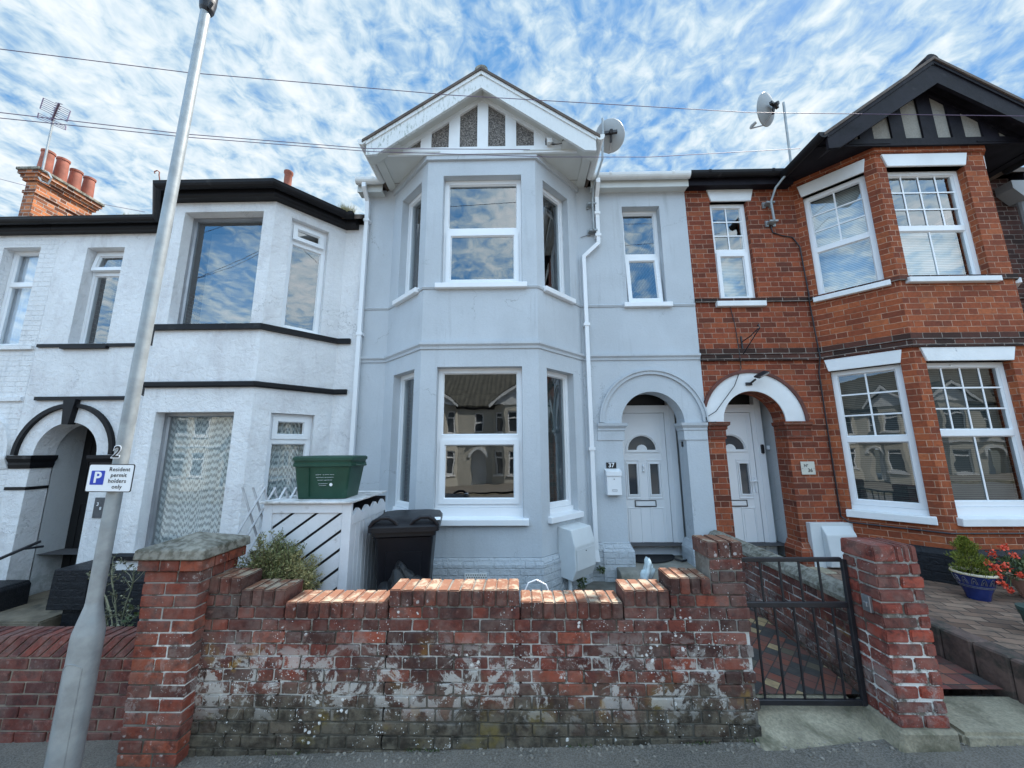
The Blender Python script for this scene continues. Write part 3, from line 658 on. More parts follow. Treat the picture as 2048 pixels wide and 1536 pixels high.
# ---------------------------------------------------------------- windows & doors
def ring(b, u0, u1, v0, v1, w, y0, y1, wb=None):
    wb = wb or w
    b.box(u0, u0+w, y0, y1, v0, v1); b.box(u1-w, u1, y0, y1, v0, v1)
    b.box(u0+w, u1-w, y0, y1, v0, v0+wb); b.box(u0+w, u1-w, y0, y1, v1-w, v1)
def chamf(b, u0, u1, v0, v1, w, y0, y1):
    # bead around glass: sloped quads
    for (a, c, e, f) in (((u0, v0), (u1, v0), (u1-w, v0+w), (u0+w, v0+w)), ((u1, v0), (u1, v1), (u1-w, v1-w), (u1-w, v0+w)), ((u1, v1), (u0, v1), (u0+w, v1-w), (u1-w, v1-w)), ((u0, v1), (u0, v0), (u0+w, v0+w), (u0+w, v1-w))):
        b.quad((a[0], y0, a[1]), (c[0], y0, c[1]), (e[0], y1, e[1]), (f[0], y1, f[1]))
def window(house, M, u0, u1, v0, v1, rec=.09, fw=.055, split=None, top='fixed', bot='sash', bars_top=None, bars_bot=None, glass='glass', sill=None, sillmat='upvc', sill_out=.06, inner=None, cill_h=.0, label=None, open_bot=0.0, open_top=0.0, frame='upvc', vent=False, sillover=.06, sillh=.07):
    b = B(M); y0, y1 = rec, rec+.07
    ring(b, u0+.002, u1-.002, v0+.002+cill_h, v1-.002, fw, y0, y1)
    if cill_h: b.box(u0+.002, u1-.002, y0-.03, y1, v0+.002, v0+cill_h)
    gl = []
    def area(a, c, d, e, kind, bars, opn=0.0):
        if kind == 'sash':
            if opn:
                Mo = M @ Matrix.Translation((0, y0-.02, e)) @ Matrix.Rotation(-opn, 4, 'X') @ Matrix.Translation((0, -(y0-.02), -e))
            else: Mo = M
            bb = B(Mo) if opn else b
            ring(bb, a-.012, c+.012, d-.012, e+.012, .055, y0-.018, y0+.03)
            chamf(bb, a+.043, c-.043, d+.043, e-.043, .012, y0-.012, y0+.012)
            gl.append((Mo, a+.04, c-.04, d+.04, e-.04, y0+.012))
            if opn:
                o_ = bb
                for f in list(bb.bm.faces): pass
                tmp = bpy.data.meshes.new('t'); bb.bm.to_mesh(tmp); b.bm.from_mesh(tmp); bpy.data.meshes.remove(tmp); bb.bm.free()
            ga, gc, gd, ge = a+.043, c-.043, d+.043, e-.043
        else:
            chamf(b, a, c, d, e, .014, y0+.002, y0+.028)
            gl.append((M, a, c, d, e, y0+.028)); ga, gc, gd, ge = a, c, d, e
        if bars:
            nx, ny = bars; w = .009; yb = y0+(.010 if kind == 'sash' else .026)
            for k in range(1, nx): x = ga+(gc-ga)*k/nx; b.box(x-w, x+w, yb-.006, yb-.0005, gd, ge)
            for k in range(1, ny): z = gd+(ge-gd)*k/ny; b.box(ga, gc, yb-.0085, yb-.003, z-w, z+w)
    a, c = u0+fw, u1-fw; d, e = v0+fw+cill_h, v1-fw
    if split:
        b.box(a, c, y0, y1, split-.035, split+.035)
        area(a, c, split+.035, e, top, bars_top, open_top); area(a, c, d, split-.035, bot, bars_bot, open_bot)
    else: area(a, c, d, e, bot, bars_bot)
    if vent:
        b.box((u0+u1)/2-.13, (u0+u1)/2+.13, y0-.012, y0, v1-.045, v1-.025)
    w = b.out('window', MT[frame], house, label=label)
    g = B()
    for (Mx, a, c, d, e, y) in gl:
        g.M = Mx; g.quad((a, y, d), (c, y, d), (c, y, e), (a, y, e))
    g.out('pane', MT[glass], w)
    if sill:
        s = B(M); so_ = sillover; s.prism([(-sill_out, sill-sillh), (rec+.02, sill-sillh), (rec+.02, sill+.012), (-sill_out, sill-.004)], 'x', u0-so_, u1+so_)
        s.out('sill', MT[sillmat], w, bevel=.005)
    if inner:
        m_, d_ = inner[0], inner[1]; q = B(M); n = 60 if m_ == 'net' else (40 if 'drape' in m_ else 1)
        zi0, zi1 = inner[2] if len(inner) > 2 else (v0+.02, v1-.02)
        for k in range(n):
            xa, xb = u0+.01+(u1-u0-.02)*k/n, u0+.01+(u1-u0-.02)*(k+1)/n
            amp = .012 if n > 1 else 0
            ya, yb = rec+d_+amp*math.sin(k*.9), rec+d_+amp*math.sin((k+1)*.9)
            q.quad((xa, ya, zi0), (xb, yb, zi0), (xb, yb, zi1), (xa, ya, zi1))
        nm = {'net': 'net_curtain', 'drape': 'curtain', 'dark_drape': 'curtain'}.get(m_, 'blind')
        q.out(nm, MT[m_], w, smooth=(n > 1))
    return w
def offset_path(path, d):
    """outward offset of an open polyline in xy (outward = towards -Y)"""
    out = []
    P = [Vector(p) for p in path]
    for k, p in enumerate(P):
        ns = []
        if k > 0: t = (P[k]-P[k-1]).normalized(); ns.append(Vector((t.y, -t.x)))
        if k < len(P)-1: t = (P[k+1]-P[k]).normalized(); ns.append(Vector((t.y, -t.x)))
        if len(ns) == 1: out.append(p+ns[0]*d)
        else:
            m = (ns[0]+ns[1]).normalized(); out.append(p+m*(d/max(.3, m.dot(ns[0]))))
    return out
def sweep(b, path, prof):
    """prof: list of (outward distance, z), closed profile"""
    rings = []
    for (dd, z) in prof: rings.append([b.v((q.x, q.y, z)) for q in offset_path(path, dd)])
    n = len(prof)
    for k in range(n):
        A, C = rings[k], rings[(k+1) % n]
        for j in range(len(path)-1): b.bm.faces.new((A[j], A[j+1], C[j+1], C[j]))
    b.bm.faces.new([r[0] for r in rings]); b.bm.faces.new([r[-1] for r in reversed(rings)])
    return b
def band(b, path, z0, z1, out=.03, back=-.02): return sweep(b, path, [(back, z0), (out, z0), (out, z1), (back, z1)])
def moulding(b, path, z0, z1, out=.04):
    h = z1-z0
    return sweep(b, path, [(-.02, z0), (out*.35, z0), (out*.45, z0+h*.35), (out*.75, z0+h*.5), (out, z0+h*.62), (out, z1-.004), (-.02, z1)])
def gutter(b, path, z, r=.055, d0=.06):
    prof = [(d0, z), (d0+r*2, z), (d0+r*2, z-.012)]
    for k in range(1, 7): a = math.pi*k/7; prof.append((d0+r+r*math.cos(a), z-.012-r*1.25*math.sin(a)))
    prof.append((d0, z-.012))
    return sweep(b, path, prof)
def arch_band(b, cx, z0, r0, r1, y0, y1, n=28, a0=0, a1=math.pi):
    ins = arch(cx, z0, r0, n=n, a0=a0, a1=a1); outs = arch(cx, z0, r1, n=n, a0=a0, a1=a1)
    for k in range(n):
        A = [(ins[k][0], ins[k][1]), (outs[k][0], outs[k][1]), (outs[k+1][0], outs[k+1][1]), (ins[k+1][0], ins[k+1][1])]
        b.quad(*[(p[0], y0, p[1]) for p in A])
        b.quad((outs[k][0], y0, outs[k][1]), (outs[k][0], y1, outs[k][1]), (outs[k+1][0], y1, outs[k+1][1]), (outs[k+1][0], y0, outs[k+1][1]))
        b.quad((ins[k][0], y0, ins[k][1]), (ins[k+1][0], y0, ins[k+1][1]), (ins[k+1][0], y1, ins[k+1][1]), (ins[k][0], y1, ins[k][1]))
    b.quad((ins[0][0], y0, ins[0][1]), (ins[0][0], y1, ins[0][1]), (outs[0][0], y1, outs[0][1]), (outs[0][0], y0, outs[0][1]))
    b.quad((ins[-1][0], y0, ins[-1][1]), (outs[-1][0], y0, outs[-1][1]), (outs[-1][0], y1, outs[-1][1]), (ins[-1][0], y1, ins[-1][1]))
def arch_hole(cx, zs, r, zb, x0=None, x1=None):
    return [(cx-r, zb), (cx+r, zb)]+arch(cx, zs, r, n=24)
def shell(house, x0, x1, z0, z1, bay, y0=5.26, y1=8.4, zmid=1.3):
    b = B()
    b.quad((x0, y1, z0), (x1, y1, z0), (x1, y1, z1), (x0, y1, z1))
    b.quad((x0, y0, z0), (x0, y1, z0), (x0, y1, z1), (x0, y0, z1)); b.quad((x1, y0, z0), (x1, y1, z0), (x1, y1, z1), (x1, y0, z1))
    for z in (z0+.02, zmid-.06, zmid+.08, z1-.02): b.quad((x0, y0-.0, z), (x1, y0, z), (x1, y1, z), (x0, y1, z))
    if bay:
        q = offset_path(bay, -.13)
        for z in (z0+.02, zmid-.06, zmid+.08, z1-.02):
            vs = [b.v((p.x, p.y, z)) for p in q]; vs += [b.v((q[-1].x, y0+.02, z)), b.v((q[0].x, y0+.02, z))]
            b.bm.faces.new(vs)
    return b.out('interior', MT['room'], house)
def roof(house, x0, x1, ze, ye=4.83, ridge=8.6, slope=.62, m='tile', chim=None, th=.07):
    b = B(); zr = ze+(ridge-ye)*slope
    b.prism([(ye, ze), (ridge, zr), (2*ridge-ye, ze), (2*ridge-ye, ze-th), (ridge, zr-th), (ye, ze-th)], 'x', x0, x1)
    r_ = b.out('roof', MT[m], house)
    b = B(); b.prism([(5.3, -1.5), (2*ridge-5, -1.5), (2*ridge-5, ze-th), (ridge, zr-th-.02), (5.3, ze+.2)], 'x', x0+.01, x0+.11)
    b.prism([(5.3, -1.5), (2*ridge-5, -1.5), (2*ridge-5, ze-th), (ridge, zr-th-.02), (5.3, ze+.2)], 'x', x1-.11, x1-.01)
    b.prism([(2*ridge-5.2, -1.5), (2*ridge-5, -1.5), (2*ridge-5, ze-th), (2*ridge-5.2, ze-th)], 'x', x0+.12, x1-.12)
    b.out('rear_wall', MT['darkbrick'], house)
    return r_

# ================================================================ HOUSE 37 (blue grey, centre)
H = empty('terraced_house', (.12, 5, -1.6), 'pale blue grey rendered house with a white gable over its two storey bay', 'house')
I4 = Matrix.Translation((0, 5.0, 0))
bayP = [(-1.845, 5.0), (-1.175, 4.33), (.245, 4.33), (.895, 5.0)]
ZT, ZP = 3.89, -1.17
# flat wall: left strip + right part with arch and window
b = B(); b.slab([(-2.26, ZP), (-1.80, ZP), (-1.80, ZT), (-2.26, ZT)], [], 5.0, 5.25)
b.out('side_wall_strip', MT['grey'], H); b = B()
hole_w = [(1.56, 2.03), (2.115, 2.03), (2.115, 3.55), (1.56, 3.55)]
b.slab([(.85, ZP), (1.38, ZP), (1.38, .34)]+list(reversed(arch(1.80, .34, .42, n=24)))[1:-1]+[(2.22, .34), (2.22, ZP), (2.505, ZP), (2.505, ZT), (.85, ZT)], [hole_w], 5.0, 5.25)
b.out('front_wall', MT['grey'], H)
# bay
mL, lL = facet(bayP[0], bayP[1]); mF, lF = facet(bayP[1], bayP[2]); mR, lR = facet(bayP[2], bayP[3])
u_lo = (.20, 1.22); u_hi = (.21, 1.235)
b = B(mF); b.slab([(0, ZP), (lF, ZP), (lF, ZT), (0, ZT)], [[(u_lo[0], -.76), (u_lo[1], -.76), (u_lo[1], .98), (u_lo[0], .98)], [(u_hi[0], 2.04), (u_hi[1], 2.04), (u_hi[1], 3.57), (u_hi[0], 3.57)]], 0, .22)
fa = (.26, .80)
b.M = mL; b.slab([(0, ZP), (lL, ZP), (lL, ZT), (0, ZT)], [[(fa[0], -.76), (fa[1], -.76), (fa[1], .98), (fa[0], .98)], [(fa[0], 2.04), (fa[1], 2.04), (fa[1], 3.57), (fa[0], 3.57)]], 0, .22)
fb = (.15, .70)
b.M = mR; b.slab([(0, ZP), (lR, ZP), (lR, ZT), (0, ZT)], [[(fb[0], -.76), (fb[1], -.76), (fb[1], .98), (fb[0], .98)], [(fb[0], 2.04), (fb[1], 2.04), (fb[1], 3.57), (fb[0], 3.57)]], 0, .22)
b.out('bay_wall', MT['grey'], H)
# plinth (painted brick)
full = [(-2.26, 5.0)]+bayP+[(1.385, 5.0)]
b = B(); sweep(b, full, [(-.2, -1.75), (.035, -1.75), (.035, -1.24), (.012, -1.175), (-.2, -1.165)])
b.out('plinth', MT['greybrick'], H)
# string courses
b = B(); moulding(b, [(-2.26, 5.0)]+bayP+[(2.50, 5.0)], 1.20, 1.285, .042)
sweep(b, [(-2.26, 5.0)]+bayP+[(2.50, 5.0)], [(-.02, 1.975), (.012, 1.975), (.022, 2.0), (.012, 2.012), (-.02, 2.012)])
b.out('string_course', MT['greytrim'], H)
b = B(); sweep(b, bayP, [(-.02, 3.79), (.035, 3.79), (.035, 3.875), (-.02, 3.875)]); b.out('bay_cornice', MT['greytrim'], H)
# windows
window(H, mF, u_lo[0], u_lo[1], -.76, .98, split=.135, sill=-.76, cill_h=.10, glass='glass', rec=.10)
window(H, mF, u_hi[0], u_hi[1], 2.04, 3.57, split=2.83, sill=2.04, rec=.10, bot='sash')
for M_w, f_ in ((mL, fa), (mR, fb)):
    window(H, M_w, f_[0], f_[1], -.76, .98, sill=-.76, bot='fixed', rec=.10, glass='glass', cill_h=.06, sillover=.04, inner=('dark_drape', .16))
    window(H, M_w, f_[0], f_[1], 2.04, 3.57, sill=2.03, bot='fixed', rec=.10, glass='glass', sillover=.04)
window(H, I4, 1.56, 2.115, 2.03, 3.55, fw=.045, split=2.81, sill=2.03, rec=.12, open_bot=R(5), cill_h=.0, glass='glass')
# arch surround
b = B(); arch_band(b, 1.80, .345, .655, .70, 4.972, 5.01); arch_band(b, 1.80, .345, .70, .72, 4.955, 5.01)
b.out('arch_moulding', MT['greytrim'], H, smooth='auto')
for (x0, x1) in ((1.02, 1.395), (2.205, 2.50)):
    b = B(); fl = .035
    prof = [(0, .11), (.012, .11), (.012, .23), (.022, .24), (.022, .265), (.05, .30), (.055, .335), (0, .335)]
    path = [(x0+.03, 5.0+.0), (x1, 5.0), (x1, 5.2)] if x0 < 2 else [(x0, 5.2), (x0, 5.0), (x1, 5.0)]
    sweep(b, path, [(-.02 if k in (0, 7) else p[0], p[1]) for k, p in enumerate(prof)]); b.out('capital', MT['greytrim'], H)
# column bases
for path in ([(1.05, 5.0), (1.385, 5.0), (1.385, 5.28)], [(2.215, 5.28), (2.215, 5.0), (2.36, 5.0)]):
    b = B(); sweep(b, path, [(-.22 if len(path) == 3 and path[0][0] > 2 else -.3, -1.62), (.055, -1.62), (.055, -1.27), (.02, -1.195), (.01, -1.17), (-.1, -1.17)]); b.out('column_base', MT['greybrick'], H)
# porch recess
b = B()
b.quad((1.36, 5.2, -1.46), (1.36, 5.56, -1.46), (1.36, 5.56, 1.0), (1.36, 5.2, 1.0))
b.quad((2.33, 5.2, -1.46), (2.33, 5.56, -1.46), (2.33, 5.56, 1.0), (2.33, 5.2, 1.0)); b.quad((2.22, 5.24, -1.46), (2.33, 5.24, -1.46), (2.33, 5.24, .8), (2.22, 5.24, .8))
b.quad((1.3, 5.2, .98), (2.4, 5.2, .98), (2.4, 5.6, .98), (1.3, 5.6, .98)); b.quad((1.3, 5.55, -1.46), (2.4, 5.55, -1.46), (2.4, 5.55, 1.0), (1.3, 5.55, 1.0))
b.out('porch_wall', MT['porchgrey'], H)
b = B(); b.prism([(4.73, -1.62), (4.73, -1.52), (4.75, -1.465), (4.80, -1.45), (5.55, -1.44), (5.55, -1.62)], 'x', 1.20, 2.36)
b.box(1.15, 2.45, 4.45, 4.74, -1.72, -1.565)
b.out('door_step', mat('step_stone', (.22, .21, .18), .9, var=.2, vscale=6, bump=.4, bscale=40, dirt=(.10, .10, .07), dscale=5), H, bevel=.008)
def door(H, x0, x1, z0, z1, y, glazed='doorglass', mirror=False, handle_x=None):
    b = B(); fw = .06
    ring(b, x0, x1, z0, z1, fw, y, y+.08)
    b.box(x0-.02, x1+.09, y-.03, y+.08, z0-.035, z0)
    b.box(x1, x1+.085, y-.01, y+.08, z0, z1+.35)                 # wide side trim
    b.box(x0, x1+.0, y-.004, y+.08, z1, z1+.05)
    fr = b.out('door_frame', MT['upvc'], H)
    b = B(); cx = (x0+x1)/2; a, c = x0+fw+.006, x1-fw-.006
    holes = []
    zr = z0+1.42
    fan = [(cx-.20, zr), (cx-.075, zr)]+[(cx+.075*math.cos(t), zr+.075*math.sin(t)) for t in [math.pi-math.pi*k/10 for k in range(1, 10)]]+[(cx+.075, zr), (cx+.20, zr)]+[(cx+.20*math.cos(math.pi*k/16), zr+.20*math.sin(math.pi*k/16)) for k in range(1, 16)]
    holes.append(fan)
    for sx_ in (-1, 1): holes.append([(cx+sx_*.155-.06, z0+.80), (cx+sx_*.155+.06, z0+.80), (cx+sx_*.155+.06, z0+1.22), (cx+sx_*.155-.06, z0+1.22)])
    b.slab([(a, z0+.045), (c, z0+.045), (c, z1-fw-.006), (a, z1-fw-.006)], holes, y+.012, y+.05)
    for sx_ in (-1, 1):
        x_ = cx+sx_*.155
        ring(b, x_-.10, x_+.10, z0+.74, z0+1.28, .012, y-.0, y+.014); ring(b, x_-.078, x_+.078, z0+.782, z0+1.238, .016, y-.004, y+.014)
        ring(b, x_-.095, x_+.095, z0+.13, z0+.62, .012, y+.002, y+.014); b.box(x_-.065, x_+.065, y+.004, y+.014, z0+.16, z0+.59)
    arch_band(b, cx, zr, .215, .235, y-.002, y+.014, n=16)
    b.box(cx-.235, cx+.235, y-.002, y+.014, zr-.035, zr-.018)
    ring(b, a+.06, c-.06, z0+.08, z1-fw-.05, .008, y+.006, y+.014)
    dr = b.out('door', MT['upvc'], H)
    g = B(); g.box(cx-.24, cx+.24, y+.03, y+.036, z0+.78, zr+.22); g.out('door_glass', MT[glazed], dr)
    g = B(); g.box(cx-.135, cx+.135, y-.004, y+.012, z0+.645, z0+.705); g.out('letter_plate', MT['upvc'], dr, bevel=.003)
    g = B(); ring(g, cx-.15, cx+.15, z0+.63, z0+.72, .008, y+.0, y+.0125); g.out('letter_plate_surround', MT['darkmetal'], dr)
    if handle_x:
        g = B(); g.box(handle_x-.014, handle_x+.014, y-.006, y+.012, z0+.83, z0+1.03); g.tube([(handle_x, y-.006, z0+.98), (handle_x, y-.04, z0+.98), (handle_x-.1, y-.045, z0+.975)], .009, 8)
        g.out('handle', MT['upvc'], dr)
    else:
        g = B(); g.lathe([(.0, -.012), (.012, -.01), (.018, 0), (.012, .012), (.006, .03), (.016, .05), (.014, .09), (0, .1)], (cx, y-.004, z0+1.12), 10); g.out('knocker', MT['upvc'], dr, smooth=True)
    g = B(); g.box(x0, x1-.02, y+.05, y+.06, z1+.05, z1+.5); g.out('transom_glass', MT['blackvoid'], fr)
    return dr
door(H, 1.37, 2.19, -1.44, .575, 5.46)
# soffit, fascia, gutters and main roof
roof(H, -2.27, 2.50, 3.94)
def eaves(H, x0, x1, z, mf, mg, wl=5.0, fo=.12):
    b = B(); b.box(x0, x1, wl-fo, wl+.02, z-.15, z-.13); b.box(x0, x1, wl-fo-.02, wl-fo, z-.165, z-.02); b.out('fascia', MT[mf], H)
    b = B(); sweep(b, [(x0, wl-fo), (x1, wl-fo)], [(.02, z)]+[(.02+.055+.055*math.cos(math.pi+math.pi*k/8), z-.015-.065*math.sin(math.pi*k/8)) for k in range(9)]+[(.13, z), (.125, z), (.12, z-.012), (.03, z-.012)])
    x = x0+.25
    while x < x1-.1:
        b.prism([(wl-fo-.022, z+.004), (wl-fo-.136, z+.004), (wl-fo-.136, z-.02), (wl-fo-.115, z-.06), (wl-fo-.075, z-.085), (wl-fo-.03, z-.06)], 'x', x, x+.035); x += .9
    b.out('gutter', MT[mg], H)
eaves(H, -2.36, -1.99, 3.93, 'soffit', 'upvc2'); eaves(H, 1.09, 2.51, 3.93, 'soffit', 'upvc2')
def gable(H, cx, mats, half=1.465, yb=4.10, zap=4.935, sl=.705, tiles='tile', zs=3.88, posts=None, gutters=True, hw=.255):
    pb, ps, pp, pt = mats
    ze = zap-half*sl
    # roof planes over the bay
    b = B(); t = .04
    for s_ in (-1, 1):
        xe = cx+s_*(half+.05)
        b.prism([(cx, zap), (xe, zap-(half+.05)*sl), (xe, zap-(half+.05)*sl+t), (cx, zap+t)], 'y', yb-.03, 7.6)
    r_ = b.out('bay_roof', MT[tiles], H)
    b = B(); b.tube([(cx, yb-.006, zap+.012), (cx, 7.6, zap+.012)], .088, 16); b.out('ridge_tile', MT[ps if ps == 'blacktimber' else 'stone'], r_, smooth='auto')
    # bargeboards, one mesh each
    for s_ in (-1, 1):
        b = B(); P = [(cx, zap+.0), (cx+s_*half, ze), (cx+s_*half, ze-.20), (cx+s_*(half-.14), ze-.235+.045), (cx, zap-hw)]
        b.prism(P, 'y', yb, yb+.035)
        # raised top fillet
        b.prism([(cx, zap+.003), (cx+s_*(half+.005), ze+.0), (cx+s_*(half+.005), ze-.055), (cx, zap-.055)], 'y', yb-.014, yb+.001)
        b.out('bargeboard', MT[pb], H)
    # sloping soffit behind the boards
    b = B()
    for s_ in (-1, 1): b.quad((cx, yb+.03, zap-.20), (cx+s_*half, yb+.03, ze-.20), (cx+s_*half, 4.30, ze-.20), (cx, 4.30, zap-.20))
    # flat soffit between eaves and bay
    for s_ in (-1, 1):
        xo = cx+s_*(half); xi = cx+s_*.55
        b.box(min(xi, xo), max(xi, xo), 4.27, 5.02, zs-.005, zs+.012)
        b.box(min(xo-s_*.12, xo), max(xo-s_*.12, xo), yb+.04, 4.95, zs-.018, zs-.004)
        b.quad((xo, yb+.03, zs-.018), (xo, 4.95, zs-.018), (xo, 4.95, ze), (xo, yb+.03, ze))
        b.quad((xo-s_*.42, yb+.04, zs), (xo, yb+.04, zs), (xo, 4.3, zs), (xo-s_*.42, 4.3, zs))
    b.out('soffit', MT[ps], H)
    # gable panel
    yp = 4.305; za = zap-.215
    b = B(); b.prism([(cx-(za+.02-zs)/sl, zs), (cx+(za+.02-zs)/sl, zs), (cx, za+.02)], 'y', yp, yp+.05)
    b.out('gable_panel', MT[pp], H)
    b = B(); yt = yp-.028; bt = 3.955
    b.box(cx-half+.02, cx+half-.02, yt, yp, zs-.03, bt)
    for s_ in (-1, 1):
        b.prism([(cx, za+.03), (cx+s_*1.15, za+.03-1.15*sl), (cx+s_*1.15, za-.055-1.15*sl), (cx, za-.055)], 'y', yt-.001*s_-.002, yp)
    for (a, c) in posts:
        z1_ = max(bt+.02, za-.03-min(abs(a-0), abs(c-0))*sl if a*c > 0 else za-.03)
        b.box(cx+a, cx+c, yt+.004, yp, bt-.002, z1_)
    b.out('gable_timber', MT[pt], H)
    if gutters:
        for s_ in (-1, 1):
            xo = cx+s_*(half+.035); b = B(); z = ze+.015
            pr = [(-.055, z), (.055, z)]+[(.055*math.cos(math.pi*k/8), z-.012-.065*math.sin(math.pi*k/8)) for k in range(9)]
            b.prism([(xo+s_*.02+p[0], p[1]) for p in pr], 'y', yb-.02, 4.80); b.out('gutter', MT['upvc2'] if pb == 'barge' else MT['black'], H)
posts37 = [(-1.0, -.82)] if 0 else [(-.82, -.68), (-.445, -.30), (-.065, .08), (.31, .455), (.69, .84)]
gable(H, -.455, ('barge', 'soffit', 'pebble', 'white'), posts=posts37)
shell(H, -2.2, 2.45, -1.3, 3.85, bayP)
# interior window boards / curtains hints
# downpipes
def downpipe(H, pts, r=.034, m='upvc2', clips=()):
    b = B(); b.tube(pts, r, 8); 
    for p in clips: b.tube([(p[0], p[1], p[2]-.02), (p[0], p[1], p[2]+.02)], r+.009, 8); b.box(p[0]-r-.02, p[0]+r+.02, p[1]+r*.5, 4.998, p[2]-.012, p[2]+.012)
    return b.out('downpipe', MT[m], H, smooth='auto')
def sqpipe(H, pts, w=.03, m='upvc', clips=()):
    b = B(); b.tube(pts, w*1.3, 4)
    for p in clips: b.box(p[0]-w-.012, p[0]+w+.012, p[1]-w-.006, 4.998, p[2]-.02, p[2]+.02)
    return b.out('downpipe', MT[m], H)
sqpipe(H, [(-2.235, 4.80, 3.86), (-2.235, 4.80, 3.80), (-2.225, 4.93, 3.66), (-2.225, 4.945, 3.5), (-2.205, 4.945, -1.62)], clips=[(-2.222, 4.945, 3.35), (-2.213, 4.945, 1.6), (-2.207, 4.945, -.2)])
sqpipe(H, [(1.18, 4.80, 3.86), (1.18, 4.80, 3.80), (1.18, 4.93, 3.66), (1.18, 4.945, 3.5), (1.175, 4.945, 2.93), (.955, 4.945, 2.72), (.955, 4.945, -1.25), (.965, 4.92, -1.38)], clips=[(1.178, 4.945, 3.4), (1.176, 4.945, 3.05), (.955, 4.945, 1.7), (.955, 4.945, .0)])
# air brick
b = B(); b.box(-.60, -.36, 4.288, 4.30, -1.40, -1.32)
ab = b.out('air_brick', MT['upvc2'], H)
b = B()
for i in range(9):
    for j in range(3): b.lathe([(.006, 0), (.006, .001)], (-.58+i*.025+(.0125 if j % 2 else 0), 4.2865, -1.385+j*.024), 8, M=Matrix.Rotation(R(90), 4, 'X'))
b.out('vent_holes', MT['blackvoid'], ab)

# ================================================================ HOUSE 36 (red brick, right)
H2 = empty('terraced_house', (4.9, 5, -1.6), 'orange red brick house with black timber gable and white lintels at the right', 'house')
bay2 = [(4.10, 5.0), (4.70, 4.36), (6.10, 4.36), (6.72, 5.0)]
m2L, l2L = facet(bay2[0], bay2[1]); m2F, l2F = facet(bay2[1], bay2[2]); m2R, l2R = facet(bay2[2], bay2[3])
hw2 = [(2.86, 2.03), (3.40, 2.03), (3.40, 3.60), (2.86, 3.60)]
b = B(); b.slab([(2.507, ZP-.1), (2.73, ZP-.1), (2.73, .34)]+list(reversed(arch(3.14, .34, .41, n=24)))[1:-1]+[(3.55, .34), (3.55, ZP-.1), (4.14, ZP-.1), (4.14, 3.90), (2.507, 3.90)], [hw2], 5.0, 5.25)
b.out('front_wall', MT['red36'], H2)
b = B(); b.slab([(6.68, -1.45), (7.28, -1.45), (7.28, 3.90), (6.68, 3.90)], [], 5.0, 5.25)
b.out('side_wall_strip', MT['darkbrick'], H2)
def fourholes(u0, u1, zl0, zl1, zu0, zu1): return [[(u0, zl0), (u1, zl0), (u1, zl1), (u0, zl1)], [(u0, zu0), (u1, zu0), (u1, zu1), (u0, zu1)]]
ZL0, ZL1, ZU0, ZU1 = -.77, 1.0, 2.05, 3.60
fF = (.13, 1.13); f2 = (.10, .76)
b = B(m2F); b.slab([(0, -1.1), (l2F, -1.1), (l2F, 3.87), (0, 3.87)], fourholes(*fF, ZL0, ZL1, ZU0, ZU1), 0, .22)
b.M = m2L; b.slab([(0, -1.1), (l2L, -1.1), (l2L, 3.87), (0, 3.87)], fourholes(*f2, ZL0, ZL1, ZU0, ZU1), 0, .22)
b.M = m2R; b.slab([(0, -1.1), (l2R, -1.1), (l2R, 3.87), (0, 3.87)], fourholes(l2R-f2[1], l2R-f2[0], ZL0, ZL1, ZU0, ZU1), 0, .22)
b.out('bay_wall', MT['redorange'], H2)
b = B(); sweep(b, [(4.06, 5.0)]+bay2[1:3]+[(6.72, 5.0), (7.28, 5.0)], [(-.22, -1.6), (.04, -1.6), (.04, -1.16), (.0, -1.1), (-.22, -1.1)]); b.out('plinth', MT['blackplinth'], H2)
p2 = [(2.507, 5.0)]+bay2+[(7.28, 5.0)]
b = B(); band(b, p2, 1.262, 1.345, .018); band(b, p2, 1.172, 1.25, .036); band(b, p2, 2.02, 2.075, .03)
b.out('string_course', MT['stringbrick'], H2)
b = B(); band(b, bay2, 3.80, 3.875, .03); b.out('bay_cornice', MT['redorange'], H2)
def lintel(M, u0, u1, z0, z1, y=.022, m='white', splay=.05, parent=None):
    b = B(M); b.prism([(u0, z0), (u1, z0), (u1+splay, z1), (u0-splay, z1)], 'y', -y, .1); return b.out('lintel', MT[m], parent or H2, bevel=.004)
lintel(m2F, fF[0], fF[1], 3.60, 3.78); lintel(m2F, fF[0], fF[1], 1.0, 1.165, m='peel'); lintel(m2L, f2[0]-.01, f2[1], 3.60, 3.78, splay=.03); lintel(m2L, f2[0]-.01, f2[1], 1.0, 1.16, m='peel', splay=.03)
lintel(m2R, .1, .76, 3.60, 3.78, splay=.03); lintel(m2R, .1, .76, 1.0, 1.16, splay=.03); lintel(I4, 2.88, 3.46, 3.60, 3.79)
window(H2, m2F, *fF, ZL0, ZL1, split=.16, bars_top=(4, 3), bars_bot=(2, 1), bot='fixed', sill=ZL0, sillmat='white', inner=('blinddark', .16), glass='glassdark', rec=.09, cill_h=.1, vent=True, sillover=.02, sillh=.085)
window(H2, m2F, *fF, ZU0, ZU1, split=2.78, bars_top=(4, 3), bars_bot=(2, 1), bot='fixed', sill=ZU0, sillmat='peel', inner=('blindwhite', .16, (ZU0, 2.80)), glass='glass', rec=.09, vent=True, sillover=.05)
window(H2, m2L, *f2, ZL0, ZL1, split=.10, bars_top=(2, 3), bot='fixed', sill=ZL0, sillmat='white', inner=('blinddark', .16), glass='glassdark', rec=.07, cill_h=.06, sillover=.05, sillh=.085)
window(H2, m2L, *f2, ZU0, ZU1, split=2.76, bars_top=(2, 3), bot='fixed', sill=ZU0, sillmat='peel', inner=('blindwhite', .16), glass='glasslite', rec=.07, sillover=.05)
